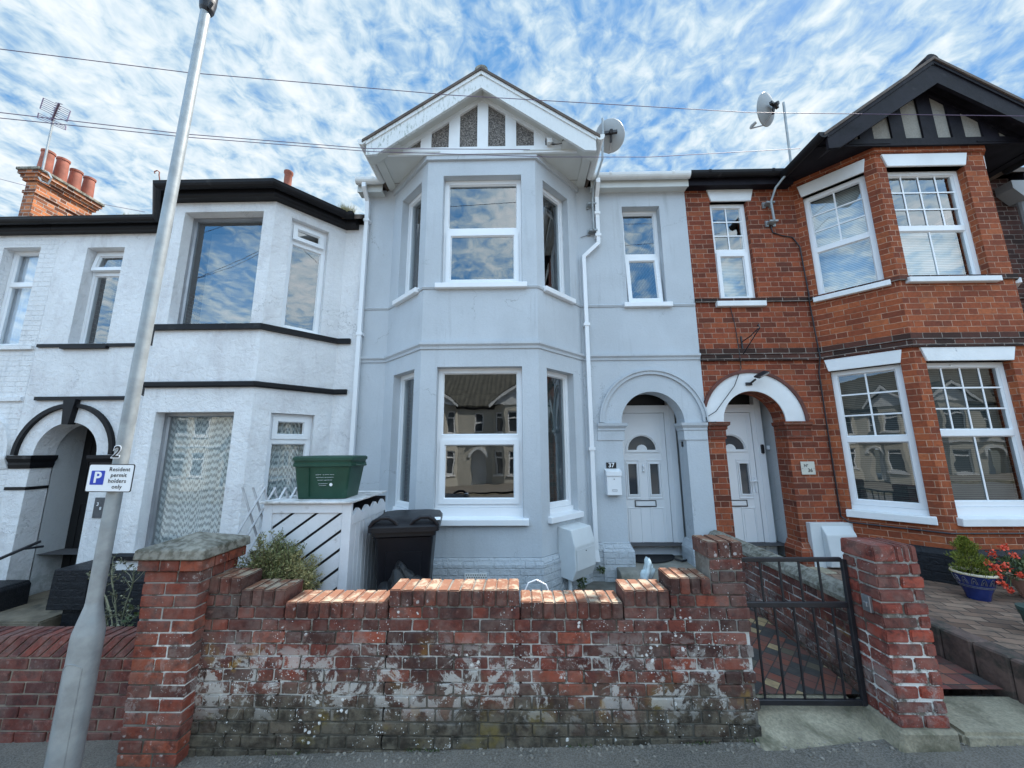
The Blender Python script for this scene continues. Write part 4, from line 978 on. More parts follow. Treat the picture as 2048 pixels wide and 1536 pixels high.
for (a, c) in ((ZL0, ZL1), (ZU0, ZU1)): window(H2, m2R, .1, .76, a, c, split=(a+c)/2, bot='fixed', sill=a, rec=.08, sillover=.04)
window(H2, I4, 2.86, 3.40, 2.03, 3.60, split=2.83, bars_top=(2, 3), sill=2.03, sillmat='peel', rec=.06, inner=('blindwhite', .14, (2.05, 2.8)), sillover=.07, sillh=.08)
# arch
b = B(); arch_band(b, 3.14, .345, .41, .66, 4.985, 5.24); b.out('arch_ring', MT['white'], H2, smooth='auto')
b = B(); arch_band(b, 3.14, .345, .66, .70, 4.965, 5.01, a0=0, a1=math.pi-.30); b.out('arch_moulding', mat('dark_red_paint', (.11, .035, .025), .7, var=.3, vscale=8, bump=.2), H2, smooth='auto')
mcap = brickmat('capital_brick', [(0, (.12, .035, .022)), (1, (.24, .065, .035))], (.2, .13, .1))
for path in ([(2.51, 5.0), (2.73, 5.0), (2.73, 5.2)], [(3.55, 5.2), (3.55, 5.0), (3.86, 5.0)]):
    b = B(); sweep(b, path, [(-.02, .12), (.014, .12), (.014, .235), (.03, .25), (.03, .28), (.055, .30), (.06, .34), (-.02, .34)]); b.out('capital', mcap, H2)
for path in ([(2.51, 5.0), (2.73, 5.0), (2.73, 5.25)], [(3.55, 5.25), (3.55, 5.0), (3.66, 5.0)]):
    b = B(); sweep(b, path, [(-.1, -1.62), (.055, -1.62), (.055, -1.27), (.02, -1.195), (.01, -1.17), (-.1, -1.17)]); b.out('column_base', MT['red36'], H2)
b = B(); b.quad((3.55, 5.24, -1.46), (3.66, 5.24, -1.46), (3.66, 5.24, .8), (3.55, 5.24, .8))
b.quad((2.72, 5.2, -1.46), (2.72, 5.56, -1.46), (2.72, 5.56, 1.0), (2.72, 5.2, 1.0)); b.quad((3.60, 5.2, -1.46), (3.60, 5.56, -1.46), (3.60, 5.56, 1.0), (3.60, 5.2, 1.0))
b.quad((2.6, 5.2, .98), (3.7, 5.2, .98), (3.7, 5.6, .98), (2.6, 5.6, .98)); b.quad((2.6, 5.55, -1.46), (3.7, 5.55, -1.46), (3.7, 5.55, 1.0), (2.6, 5.55, 1.0))
b.out('porch_wall', MT['porchgrey'], H2)
b = B(); b.box(2.56, 3.72, 4.72, 5.55, -1.62, -1.445); b.out('door_step', MT['concrete'], H2, bevel=.01)
d2 = door(H2, 2.66, 3.44, -1.44, .575, 5.46, handle_x=3.345)
roof(H2, 2.505, 7.28, 3.95)
eaves(H2, 2.515, 4.02, 3.94, 'blacktimber', 'black')
gable(H2, 5.405, ('blacktimber', 'blacktimber', 'pebble2', 'blacktimber'), posts=[(-.92, -.74), (-.50, -.33), (-.10, .08), (.27, .43), (.66, .86)], half=1.51, hw=.34)
shell(H2, 2.56, 7.2, -1.3, 3.85, bay2)

# ================================================================ HOUSE 38 (white, left)
H3 = empty('terraced_house', (-4.6, 5, -2.0), 'white roughcast house with black painted trim and bay, left of the blue grey house', 'house')
bay3 = [(-5.18, 5.0), (-4.51, 4.33), (-3.17, 4.33), (-2.55, 5.0)]
m3L, l3L = facet(bay3[0], bay3[1]); m3F, l3F = facet(bay3[1], bay3[2]); m3R, l3R = facet(bay3[2], bay3[3])
Z3T = 3.27; acx, asp, ar, aR = -6.17, -.04, .44, .70
b = B(); b.slab([(-6.90, -2.0), (acx-ar, -2.0), (acx-ar, asp)]+list(reversed(arch(acx, asp, ar, n=24)))[1:-1]+[(acx+ar, asp), (acx+ar, -1.95), (-5.31, -1.95), (-5.31, -1.3), (-5.14, -1.3), (-5.14, Z3T+.05), (-6.90, Z3T+.05)], [[(-6.45, 1.52), (-5.88, 1.52), (-5.88, 3.02), (-6.45, 3.02)]], 5.0, 5.25)
b.out('front_wall', MT['white38'], H3)
b = B(); b.slab([(-2.60, -1.3), (-2.262, -1.3), (-2.262, Z3T+.05), (-2.60, Z3T+.05)], [], 5.0, 5.25)
b.out('side_wall_strip', MT['white38'], H3)
b = B(m3F); b.slab([(0, -1.3), (l3F, -1.3), (l3F, Z3T), (0, Z3T)], [[(.18, -1.12), (1.13, -1.12), (1.13, .46), (.18, .46)], [(.14, 1.56), (1.19, 1.56), (1.19, 3.10), (.14, 3.10)]], 0, .22)
b.M = m3R; h3 = [(.20, -1.12), (.70, -1.12), (.70, .46), (.20, .46)]; h3u = [(.20, 1.56), (.68, 1.56), (.68, 3.10), (.20, 3.10)]
b.slab([(0, -1.3), (l3R, -1.3), (l3R, Z3T), (0, Z3T)], [h3, h3u], 0, .22)
b.M = m3L; b.slab([(0, -1.3), (l3L, -1.3), (l3L, Z3T), (0, Z3T)], [h3, h3u], 0, .22)
b.out('bay_wall', MT['white38'], H3)
b = B(); sweep(b, [(-5.3, 5.0)]+bay3+[(-2.27, 5.0)], [(-.22, -2.1), (.05, -2.1), (.05, -1.40), (.025, -1.30), (-.22, -1.29)]); b.out('plinth', MT['blackplinth'], H3)
b = B(); band(b, bay3+[(-2.36, 5.0)], 1.475, 1.545, .045); sweep(b, bay3+[(-2.36, 5.0)], [(-.02, .755), (.03, .755), (.05, .77), (.05, .81), (.03, .825), (-.02, .825)])
band(b, [(-6.86, 5.0), (-5.3, 5.0)], 1.47, 1.515, .03); band(b, [(-6.5, 5.0), (-5.83, 5.0)], 1.44, 1.48, .05); band(b, [(-6.72, 5.0), (-5.3, 5.0)], .705, .755, .035)
b.out('string_course', MT['black'], H3)
window(H3, m3F, .18, 1.13, -1.12, .46, bot='fixed', fw=.035, rec=.12, glass='glasslite', inner=('net', .10), frame='metalgrey')
window(H3, m3F, .14, 1.19, 1.56, 3.10, bot='fixed', fw=.03, rec=.13, glass='glass', inner=('grey_blind', .3, (1.6, 3.05)), frame='metalgrey')
window(H3, m3R, .20, .70, -1.12, .46, split=.12, top='sash', bot='fixed', rec=.08, glass='glasslite', inner=('net', .10))
window(H3, m3R, .20, .68, 1.56, 3.10, split=2.80, top='sash', bot='fixed', rec=.08, glass='glass', open_top=R(8))
window(H3, m3L, .20, .70, -1.12, .46, split=.12, top='sash', bot='fixed', rec=.08); window(H3, m3L, .20, .68, 1.56, 3.10, split=2.80, top='sash', bot='fixed', rec=.08)
window(H3, I4, -6.45, -5.88, 1.52, 3.02, split=2.66, top='sash', bot='fixed', fw=.04, rec=.13, glass='glass', open_top=R(9))
b = B(m3F); b.prism([(-.05, -1.19), (.12, -1.19), (.12, -1.125), (-.02, -1.12), (-.05, -1.145)], 'x', .02, 1.26); b.M = m3R; b.prism([(-.05, -1.19), (.12, -1.19), (.12, -1.125), (-.05, -1.13)], 'x', .14, .76)
b.out('window_ledge', MT['black'], H3)
# arch trim
b = B(); arch_band(b, acx, asp, aR-.055, aR, 4.955, 5.01)
b.out('arch_trim', MT['black'], H3, smooth='auto'); b = B()
b.prism([(acx-.085, .715), (acx+.085, .715), (acx+.045, .37), (acx-.045, .37)], 'y', 4.93, 5.02)
b.out('keystone', MT['black'], H3)
for path in ([(-6.89, 5.0), (acx-ar, 5.0), (acx-ar, 5.24)], [(acx+ar, 5.24), (acx+ar, 5.0), (-5.43, 5.0)]):
    b = B(); sweep(b, path, [(-.02, -.22), (.015, -.22), (.03, -.17), (.03, -.14), (.06, -.09), (.06, -.045), (-.02, -.045)]); b.out('capital', MT['black'], H3)
b = B(); band(b, [(-6.89, 5.0), (acx-ar, 5.0), (acx-ar, 5.24)], -.50, -.46, .012); b.out('pier_band', MT['black'], H3)
b = B(); b.quad((acx-ar-.0, 5.24, -1.95), (acx-ar, 5.60, -1.95), (acx-ar, 5.60, .6), (acx-ar, 5.24, .6)); b.quad((acx+ar+.02, 5.24, -1.95), (acx+ar+.02, 5.6, -1.95), (acx+ar+.02, 5.6, .6), (acx+ar+.02, 5.24, .6))
b.quad((acx-ar-.02, 5.2, .55), (acx+ar+.1, 5.2, .55), (acx+ar+.1, 5.62, .55), (acx-ar-.02, 5.62, .55))
b.out('porch_wall', MT['porchgrey'], H3)
b = B(); b.box(acx-ar+.005, acx+ar+.1, 5.58, 5.62, -1.9, .54)
for k in range(2):
    for j in range(2): ring(b, acx-.33+k*.36, acx-.03+k*.36, -1.7+j*1.1, -.75+j*1.1, .02, 5.572, 5.58)
b.out('door', MT['blackvoid'], H3)
b = B(); b.prism([(-5.46, -1.36), (-5.03, -1.36), (-5.03, -1.80), (-5.48, -1.80)], 'y', 4.55, 5.02); b.box(-5.40, -5.06, 4.66, 5.0, -2.1, -1.795)
b.out('porch_block', MT['blackplinth'], H3, bevel=.008); b = B()
b.prism([(-6.95, -1.62), (-6.32, -1.62), (-6.28, -1.66), (-6.28, -1.95), (-6.95, -1.95)], 'y', 4.72, 5.02); 
b.out('porch_block', MT['blackplinth'], H3, bevel=.008)
b = B(); b.box(-6.6, -5.45, 4.50, 5.6, -2.05, -1.90); b.box(-7.0, -5.45, 4.15, 4.52, -2.2, -2.01)
b.out('door_step', mat('brown_step_stone', (.15, .125, .09), .9, var=.3, vscale=6, bump=.5, bscale=30, dirt=(.05, .045, .035), dscale=4), H3, bevel=.015, segs=2)
# eaves
b = B()
ev = [(-6.92, 5.0)]+bay3[0:1]+bay3[1:]+[(-2.36, 5.0)]
sweep(b, ev, [(-.1, 3.235), (.10, 3.235), (.12, 3.26), (.12, 3.375), (-.1, 3.375)])
sweep(b, ev, [(.121, 3.385)]+[(.121+.06+.06*math.cos(math.pi+math.pi*k/8), 3.375-.075*math.sin(math.pi*k/8)) for k in range(9)]+[(.245, 3.385)])
b.out('gutter', MT['black'], H3)
roof(H3, -6.9, -2.28, 3.38, slope=.66)
b = B(); q = offset_path(ev, .1); vs = [b.v((p.x, p.y, 3.36)) for p in q]+[b.v((-2.36, 5.4, 3.55)), b.v((-6.92, 5.4, 3.55))]; b.bm.faces.new(vs); b.out('bay_roof', MT['tile'], H3)
shell(H3, -6.8, -2.33, -1.4, 3.24, bay3, zmid=1.1)

# ================================================================ HOUSE 39 (far left)
H4 = empty('terraced_house', (-9, 5, -2.0), 'white painted brick house at the left edge with a tall brick chimney of four pots', 'house')
acx4 = -7.63
b = B(); b.slab([(-11.6, -2.1), (acx4-ar, -2.1), (acx4-ar, asp)]+list(reversed(arch(acx4, asp, ar, n=24)))[1:-1]+[(acx4+ar, asp), (acx4+ar, -2.1), (-6.903, -2.1), (-6.903, Z3T+.04), (-11.6, Z3T+.04)], [[(-7.74, 1.52), (-7.17, 1.52), (-7.17, 3.04), (-7.74, 3.04)]], 5.0, 5.25)
b.out('front_wall', MT['white38b'], H4)
window(H4, I4, -7.74, -7.17, 1.52, 3.04, split=2.50, top='fixed', bot='fixed', rec=.12, fw=.045, inner=('drape', .1), glass='glasslite')
b = B(); arch_band(b, acx4, asp, aR-.05, aR, 4.96, 5.01); band(b, [(-9.6, 5.0), (-6.92, 5.0)], 1.44, 1.49, .04); band(b, [(-9.6, 5.0), (-6.92, 5.0)], .70, .755, .03)
sweep(b, [(acx4+ar, 5.2), (acx4+ar, 5.0), (-6.91, 5.0)], [(-.02, -.22), (.015, -.22), (.03, -.17), (.06, -.09), (.06, -.045), (-.02, -.045)])
b.out('string_course', MT['white38'], H4)
b = B(); b.box(acx4-ar-.1, acx4+ar+.1, 5.5, 5.6, -2.0, .5); b.out('door', MT['blackvoid'], H4)
b = B(); sweep(b, [(-11.6, 5.0), (-6.925, 5.0)], [(-.1, 3.235), (.10, 3.235), (.12, 3.26), (.12, 3.375), (-.1, 3.375)])
sweep(b, [(-11.6, 5.0), (-6.925, 5.0)], [(.121, 3.385)]+[(.121+.06+.06*math.cos(math.pi+math.pi*k/8), 3.375-.075*math.sin(math.pi*k/8)) for k in range(9)]+[(.245, 3.385)])
b.out('gutter', MT['black'], H4)
roof(H4, -11.6, -6.905, 3.38, slope=.66)
shell(H4, -11.5, -6.95, -1.4, 3.24, None, zmid=1.1)
# chimney stack (right face x=-9.5, running back)
cx0, cx1, cy0, cy1, czt = -9.86, -9.55, 6.38, 7.42, 5.56
b = B(); b.box(cx0+.04, cx1-.04, cy0+.04, cy1-.04, 3.9, czt-.05)
for (o_, za, zb) in ((.0, czt-.48, czt-.42), (-.02, czt-.22, czt-.16), (-.045, czt-.16, czt-.1), (-.075, czt-.10, czt-.03)): b.box(cx0+.02+o_, cx1-.02-o_, cy0+.02+o_, cy1-.02-o_, za, zb)
ch = b.out('chimney', MT['chimbrick'], H4)
b = B(); b.box(cx0-.08, cx1+.08, cy0-.08, cy1+.08, czt-.03, czt+.03); b.box(cx0+.0, cx1-.0, cy0+.0, cy1-.0, czt+.03, czt+.07); b.out('chimney_cap', MT['stone'], ch, bevel=.01)
for k in range(4):
    y_ = cy0+.15+k*.25; b = B(); hgt = .50+.04*math.sin(k*2)
    b.lathe([(.105, 0), (.10, .03), (.105, .05), (.09, hgt-.06), (.102, hgt-.05), (.104, hgt-.01), (.085, hgt), (.07, hgt-.02), (.07, .1)], ((cx0+cx1)/2+.03, y_, czt+.06), 20); b.out('chimney_pot', MT['chimpot'], ch, smooth='auto')

# ================================================================ HOUSE 35 (right edge)
H5 = empty('terraced_house', (9, 5, -1.5), 'dark brown brick house at the right edge behind the grey hopper and downpipe', 'house')
b = B(); b.slab([(7.283, -1.5), (11.8, -1.5), (11.8, 3.88), (7.283, 3.88)], [[(10.3, 2.03), (10.9, 2.03), (10.9, 3.6), (10.3, 3.6)], [(8.0, 2.03), (9.1, 2.03), (9.1, 3.6), (8.0, 3.6)], [(8.0, -.7), (9.1, -.7), (9.1, 1.0), (8.0, 1.0)]], 5.0, 5.25); b.out('front_wall', MT['darkbrick'], H5)
for a, c, d_, e_ in ((10.3, 10.9, 2.03, 3.6), (8.0, 9.1, 2.03, 3.6), (8.0, 9.1, -.7, 1.0)): window(H5, I4, a, c, d_, e_, split=(d_+e_)/2, sill=d_, rec=.08)
b = B(); b.box(7.3, 11.8, 4.86, 5.02, 3.75, 3.93); b.out('fascia', MT['blacktimber'], H5)
roof(H5, 7.285, 11.8, 3.95); shell(H5, 7.35, 11.7, -1.3, 3.85, None)
b = B(); b.prism([(7.02, 3.72), (7.42, 3.72), (7.42, 3.60), (7.27, 3.44), (7.17, 3.44), (7.02, 3.60)], 'y', 4.80, 4.99); b.tube([(7.22, 4.9, 3.5), (7.22, 4.9, -1.4)], .045, 10)
b.out('downpipe', mat('grey_pipe_paint', (.20, .21, .22), .5, var=.1), H5, smooth='auto')

# ================================================================ opposite side of the street (seen in the windows)
MT['creamwall'] = mat('cream_render', (.52, .50, .44), .85, var=.08, vscale=1.2, bump=.3, bscale=12)
MT['pantile'] = mat('brown_interlocking_tile', (.075, .072, .058), .85, var=.3, vscale=3)
def pantile():
    nt = MT['pantile'].node_tree; bs = nt.nodes['Principled BSDF']; s = N(nt, 'ShaderNodeSeparateXYZ', i={0: N(nt, 'ShaderNodeTexCoord').outputs['Object']})
    a = M_(nt, 'PINGPONG', s.outputs[0], .15); c = M_(nt, 'FRACT', M_(nt, 'MULTIPLY', s.outputs[2], 4.5))
    h = M_(nt, 'ADD', M_(nt, 'MULTIPLY', a, 5.0), c); b = N(nt, 'ShaderNodeBump', i={'Height': h, 'Distance': .05, 'Strength': 1.0}); nt.links.new(b.outputs[0], bs.inputs['Normal'])
pantile()
def opposite(xc, wallm, label, trim='white', grp='houses across the street seen in the windows'):
    o = empty('terraced_house', (xc, -12.5, -2.0), label, 'house', grp)
    w = 2.4; yf = -12.5; Mo = Matrix.Translation((xc, yf, 0)) @ Matrix.Rotation(math.pi, 4, 'Z')
    # local x -> -X, local +y (inward) -> -Y
    ze = 2.5
    bp = [(-1.9, 0), (-1.2, -.7), (.2, -.7), (.9, 0)]
    b = B(Mo); b.slab([(-w, -2.2), (-1.85, -2.2), (-1.85, ze), (-w, ze)], [], 0, .2)
    b.slab([(.85, -2.2), (1.25, -2.2), (1.25, -.5)]+list(reversed(arch(1.7, -.5, .45, n=16)))[1:-1]+[(2.15, -.5), (2.15, -2.2), (w, -2.2), (w, ze), (.85, ze)], [[(1.45, 1.0), (1.95, 1.0), (1.95, 2.1), (1.45, 2.1)]], 0, .2)
    for p, q in zip(bp[:-1], bp[1:]):
        m_, l_ = facet(p, q); b.M = Mo @ m_; a, c = (.2, l_-.2)
        b.slab([(0, -2.2), (l_, -2.2), (l_, ze), (0, ze)], [[(a, -1.4), (c, -1.4), (c, -.1), (a, -.1)], [(a, .9), (c, .9), (c, 2.15), (a, 2.15)]], 0, .2)
    b.M = Mo; b.box(-w, w, .2, 8, -2.2, -2.1)
    b.out('front_wall', wallm, o)
    for p, q in zip(bp[:-1], bp[1:]):
        m_, l_ = facet(p, q)
        for (z0, z1, sp) in ((-1.4, -.1, -.45), (.9, 2.15, 1.8)):
            bb = B(Mo @ m_); ring(bb, .2, l_-.2, z0, z1, .07, .06, .12); bb.box(.27, l_-.27, .06, .12, sp-.04, sp+.04); bb.box(.12, l_-.12, -.06, .1, z0-.09, z0); w_ = bb.out('window', MT['upvc'], o)
            bb = B(Mo @ m_); bb.quad((.2, .1, z0), (l_-.2, .1, z0), (l_-.2, .1, z1), (.2, .1, z1)); bb.out('pane', MT['doorglass'], w_)
    bb = B(Mo); ring(bb, 1.45, 1.95, 1.0, 2.1, .06, .06, .12); bb.box(1.51, 1.89, .06, .12, 1.5, 1.58); w_ = bb.out('window', MT['upvc'], o)
    bb = B(Mo); bb.quad((1.45, .1, 1.0), (1.95, .1, 1.0), (1.95, .1, 2.1), (1.45, .1, 2.1)); bb.out('pane', MT['doorglass'], w_)
    bb = B(Mo); bb.box(1.25, 2.15, .5, .55, -2.2, 0); bb.out('door', MT['upvc'], o)
    bb = B(Mo); arch_band(bb, 1.7, -.5, .45, .6, -.05, .01, n=16); sweep(bb, [(-w, 0)]+bp+[(w, 0)], [(-.02, .25), (.05, .25), (.05, .36), (-.02, .36)]); bb.out('string_course', MT[trim], o)
    bb = B(Mo); bb.prism([(-.15, ze), (4.0, ze+3.0), (8.1, ze), (8.1, ze-.1), (4.0, ze+2.9), (-.15, ze-.1)], 'x', -w, w)
    for s_ in (-1, 1): bb.prism([(-.5, ze+1.15), (-.5+s_*1.55, ze-.02), (-.5+s_*1.55, ze+.06), (-.5, ze+1.23)], 'y', -.9, 1.6)
    bb.out('roof', MT['pantile'], o)
    bb = B(Mo); bb.prism([(-.5-1.3, ze), (-.5+1.3, ze), (-.5, ze+1.05)], 'y', -.75, -.68)
    for s_ in (-1, 1): bb.prism([(-.5, ze+1.16), (-.5+s_*1.55, ze), (-.5+s_*1.55, ze-.16), (-.5, ze+.96)], 'y', -.93, -.9)
    bb.out('gable', MT['white'], o)
    bb = B(Mo); bb.box(-w, w, -.12, .0, ze-.2, ze+.02); bb.out('gutter', MT['black'], o)
    return o
walls_ = [MT['creamwall'], mat('pale_render_opposite', (.50, .48, .42), .85, var=.08), MT['creamwall'], brickmat('opposite_brick', RED, (.4, .35, .3)), MT['creamwall'], mat('sand_render_opposite', (.50, .46, .38), .85, var=.08), MT['creamwall']]
for k, xc in enumerate([-28.8+4.8*j for j in range(14)]):
    opposite(xc-.6, walls_[k % 3] if k not in (9, 10) else walls_[3], 'gabled terrace house with white window frames across the street, behind the photographer')

# ================================================================ SMALL THINGS
def at(x, y, Y):
    """photo pixel (2048 wide) -> point on the plane y=Y"""
    d = _f*740 + _r2*(x-1024) + _u2*(768-y); return d*(Y/d.y)
def txt(s, size, m, loc, parent, name='lettering', align='CENTER', bold=0.0, ext=.0008, rot=(R(90), 0, 0), space=1.0, line=1.0, shear=0.0):
    cu = bpy.data.curves.new('t', 'FONT'); cu.body = s; cu.size = size; cu.align_x = align; cu.align_y = 'CENTER'; cu.extrude = ext; cu.offset = bold
    cu.space_character = space; cu.space_line = line; cu.shear = shear; cu.resolution_u = 3
    t = bpy.data.objects.new('t', cu); COL.objects.link(t)
    dg = bpy.context.evaluated_depsgraph_get(); dg.update()
    me = bpy.data.meshes.new_from_object(t.evaluated_get(dg)); me.name = name
    bpy.data.objects.remove(t)
    me.transform(Matrix.Translation(loc) @ Matrix.Rotation(rot[2], 4, 'Z') @ Matrix.Rotation(rot[0], 4, 'X'))
    me.materials.clear(); me.materials.append(m)
    o = bpy.data.objects.new(name, me); COL.objects.link(o)
    if parent:
        o.parent = parent
        if parent.type == 'EMPTY': o.matrix_parent_inverse = (Matrix.Translation(parent.location) @ Matrix.Rotation(parent.rotation_euler.z, 4, 'Z')).inverted()
    return o
def rrect(x0, x1, z0, z1, r, n=5):
    P = []
    for cx, cz, a in ((x1-r, z0+r, -90), (x1-r, z1-r, 0), (x0+r, z1-r, 90), (x0+r, z0+r, 180)):
        for k in range(n+1): t = R(a+90*k/n); P.append((cx+r*math.cos(t), cz+r*math.sin(t)))
    return P
# lamp post
LX, LY, LK = -2.503, 2.35, 1.335
lp = empty('lamp_post', (LX, LY, -1.92), 'galvanised steel street lamp post with wider base section, left foreground', 'lamp post')
b = B(); prof = [(.072, -1.96), (.071, -1.055), (.069, -1.035), (.040, -.90), (.038, -.88)]; b.lathe(prof, (LX, LY, 0), 32); b.out('base_section', MT['galv'], lp, smooth='auto')
b = B(); b.lathe([(.0375, -.88), (.037, .2), (.033, 3.46)], (LX, LY, 0), 28); b.out('post', MT['galv'], lp, smooth='auto')
def on_cyl(ang, z, r): return (LX+r*math.sin(ang), LY-r*math.cos(ang), z)
b = B()
d0, d1 = R(-38), R(48); loopz = []
for k in range(13): t = k/12; loopz.append((d0+(d1-d0)*t, -1.74-.03*math.sin(math.pi*t)))
for k in range(13): t = k/12; loopz.append((d1-(d1-d0)*t, -1.21+.03*math.sin(math.pi*t)))
loopz.append(loopz[0]); b.tube([on_cyl(a, z, .0722) for a, z in loopz], .0022, 5); b.out('access_door', MT['galv'], lp)
b = B(); b.lathe([(.034, 3.44), (.048, 3.47), (.056, 3.55), (.056, 3.64), (.03, 3.70)], (LX+.006, LY, 0), 20); b.box(LX-.06, LX+.10, LY-.45, LY+.06, 3.70, 3.80)
b.out('lantern', MT['darkmetal'], lp, bevel=.008)
b = B(); b.tube([(LX+.03, LY-.02, 3.49), (LX+.055, LY-.03, 3.455), (LX+.07, LY-.03, 3.50)], .012, 8); b.out('photocell', MT['darkmetal'], lp)
o = txt('2', .105, MT['signwhite'], (LX+.008, LY-.046, -.005), lp, 'column_number', bold=.005, shear=.15)
o2 = txt('2', .10, MT['signblack'], (LX+.008, LY-.0475, -.005), o, 'digit', bold=.0010, shear=.15)
# parking sign
SY = 2.285
x0, x1, z0, z1 = -2.622, -2.336, -.243, -.076
sg = empty('parking_sign', ((x0+x1)/2, SY, -.16), 'small white resident permit holders parking sign with blue P on the lamp post', 'sign')
b = B(); b.prism(rrect(x0, x1, z0, z1, .012), 'y', SY, SY+.003); b.out('plate', MT['signblack'], sg)
b = B(); b.prism(rrect(x0+.005, x1-.005, z0+.005, z1-.005, .009), 'y', SY-.0012, SY+.001); b.out('face', MT['signwhite'], sg)
b = B(); b.prism(rrect(x0+.024, x0+.108, -.200, -.116, .005), 'y', SY-.0024, SY-.0013); bl = b.out('blue_panel', MT['signblue'], sg)
txt('P', .092, MT['signwhite'], (x0+.067, SY-.003, -.159), bl, 'letter', bold=.0022)
for k, w in enumerate(('Resident', 'permit', 'holders', 'only')):
    txt(w, .0345, MT['signblack'], (x0+.197+(-.004 if k == 2 else 0), SY-.0022, -.108-.0345*k), sg, 'lettering', bold=.0, space=1.08)
b = B(); b.box(LX-.03, LX+.03, SY+.003, LY-.03, -.17, -.15); b.tube([(LX+.040*math.cos(t), LY+.040*math.sin(t), -.16) for t in [2*math.pi*k/16 for k in range(17)]], .005, 4); b.out('bracket', MT['galv'], sg)
lp.location.x -= .050; lp.rotation_euler.y = .015; sg.location.x -= .026; sg.rotation_euler.y = .012
# gate
gt = empty('gate', (1.9, 2.82, -1.68), 'black painted metal garden gate with thin vertical bars between brick pillars', 'gate')
gx0, gx1, gy = 1.53, 2.285, 2.82
b = B(); b.box(gx1-.03, gx1, gy-.014, gy+.014, -1.68, -.775); b.box(gx0, gx0+.0, gy, gy, -1, -1) if 0 else None
b.box(gx0, gx0+.022, gy-.012, gy+.012, -1.68, -.775)
for z, h in ((-.79, .028), (-1.085, .034), (-1.68, .034)): b.box(gx0+.022, gx1-.03, gy-.012, gy+.012, z, z+h)
b.box(gx0-.03, gx0+.05, gy-.02, gy+.012, -1.695, -1.646)
b.out('frame', MT['darkmetal'], gt, bevel=.003)
for k in range(5): b = B(); x = 1.625+.131*k; b.box(x-.0055, x+.0055, gy-.0055, gy+.0055, -1.646, -1.085); b.out('bar', MT['darkmetal'], gt)
for k in range(4): b = B(); x = 1.69+.135*k; b.box(x-.0055, x+.0055, gy-.0055, gy+.0055, -1.051, -.79); b.out('bar', MT['darkmetal'], gt)
# wheelie bin
wb = empty('wheelie_bin', (-1.07, 3.75, -1.62), 'black wheelie bin with closed lid beside the white slatted shed', 'wheelie bin', rz=R(9))
def rot_about(b, x, y, a): b.M = Matrix.Translation((x, y, 0)) @ Matrix.Rotation(a, 4, 'Z'); return b
b = B(); rot_about(b, -1.07, 3.75, R(9))
def loft(b, rings):
    V = [[b.v(p) for p in r] for r in rings]; n = len(rings[0])
    for k in range(len(V)-1):
        for j in range(n): b.bm.faces.new((V[k][j], V[k][(j+1) % n], V[k+1][(j+1) % n], V[k+1][j]))
    b.bm.faces.new(list(reversed(V[0]))); b.bm.faces.new(V[-1])
def rr3(x0, x1, y0, y1, r, z, n=4): return [(p[0], p[1], z) for p in rrect(x0, x1, y0, y1, r, n)]
loft(b, [rr3(-.20, .20, -.24, .22, .03, -1.58), rr3(-.245, .245, -.325, .30, .035, -.85), rr3(-.255, .255, -.34, .31, .04, -.76), rr3(-.275, .275, -.36, .33, .04, -.745), rr3(-.275, .275, -.36, .33, .04, -.70)])
body = b.out('body', MT['binblack'], wb, smooth='auto')
b = B(); rot_about(b, -1.07, 3.75, R(9)); loft(b, [rr3(-.15, .15, -.302, -.28, .01, -1.15), rr3(-.155, .155, -.332, -.31, .01, -.88)]); b.out('front_rib', MT['binblack'], body)
b = B(); rot_about(b, -1.07, 3.75, R(9)); loft(b, [rr3(-.305, .305, -.39, .34, .05, -.705), rr3(-.305, .305, -.39, .34, .05, -.665), rr3(-.28, .28, -.36, .32, .05, -.63), rr3(-.2, .2, -.28, .24, .05, -.61)])
lid = b.out('lid', MT['binblack'], wb, smooth='auto')
for sx_ in (-.17, .17):
    b = B(); rot_about(b, -1.07, 3.75, R(9)); b.tube([(sx_-.12, -.36, -.66), (sx_-.09, -.37, -.615), (sx_-.03, -.375, -.585), (sx_+.04, -.375, -.585), (sx_+.09, -.37, -.615), (sx_+.12, -.36, -.66)], .017, 8); b.out('lid_grip', MT['binblack'], lid, smooth='auto')
for sx_ in (-.23, .23):
    b = B(); rot_about(b, -1.07, 3.75, R(9)); b.lathe([(0, -.03), (.10, -.03), (.10, .03), (0, .03)], (0, 0, 0), 18, M=Matrix.Translation((sx_, .25, -1.52)) @ Matrix.Rotation(R(90), 4, 'Y')); b.out('wheel', MT['binblack'], wb)
b = B(); rot_about(b, -1.07, 3.75, R(9)); b.prism([(-.33, -.62), (-.30, -.60), (-.26, -.61), (-.27, -.64)], 'x', .26, .31); b.out('white_clip', MT['upvc'], lid)
b = B(); rot_about(b, -1.07, 3.75, R(9)); b.box(.243, .246, -.18, -.02, -1.02, -.97); txt('RUBBISH', .05, MT['signwhite'], (0, 0, 0), None) if 0 else None; b.bm.free()
# black bag
bag = B(); rn = random.Random(3); me_ = bmesh.ops.create_icosphere(bag.bm, subdivisions=4, radius=1)
for v in bag.bm.verts:
    n_ = v.co.normalized(); k_ = 1+.12*math.sin(7*n_.x+3*n_.z)+.08*math.sin(13*n_.y+5*n_.x)+.05*math.sin(21*n_.z+9*n_.y)
    v.co = Vector((-.93+n_.x*.20*k_, 3.14+n_.y*.16*k_, -1.28+n_.z*.35*k_))
tag(bag.out('bin_bag', MT['bag'], smooth=True), 'crumpled black bin bag in front of the black wheelie bin', 'bin bag')
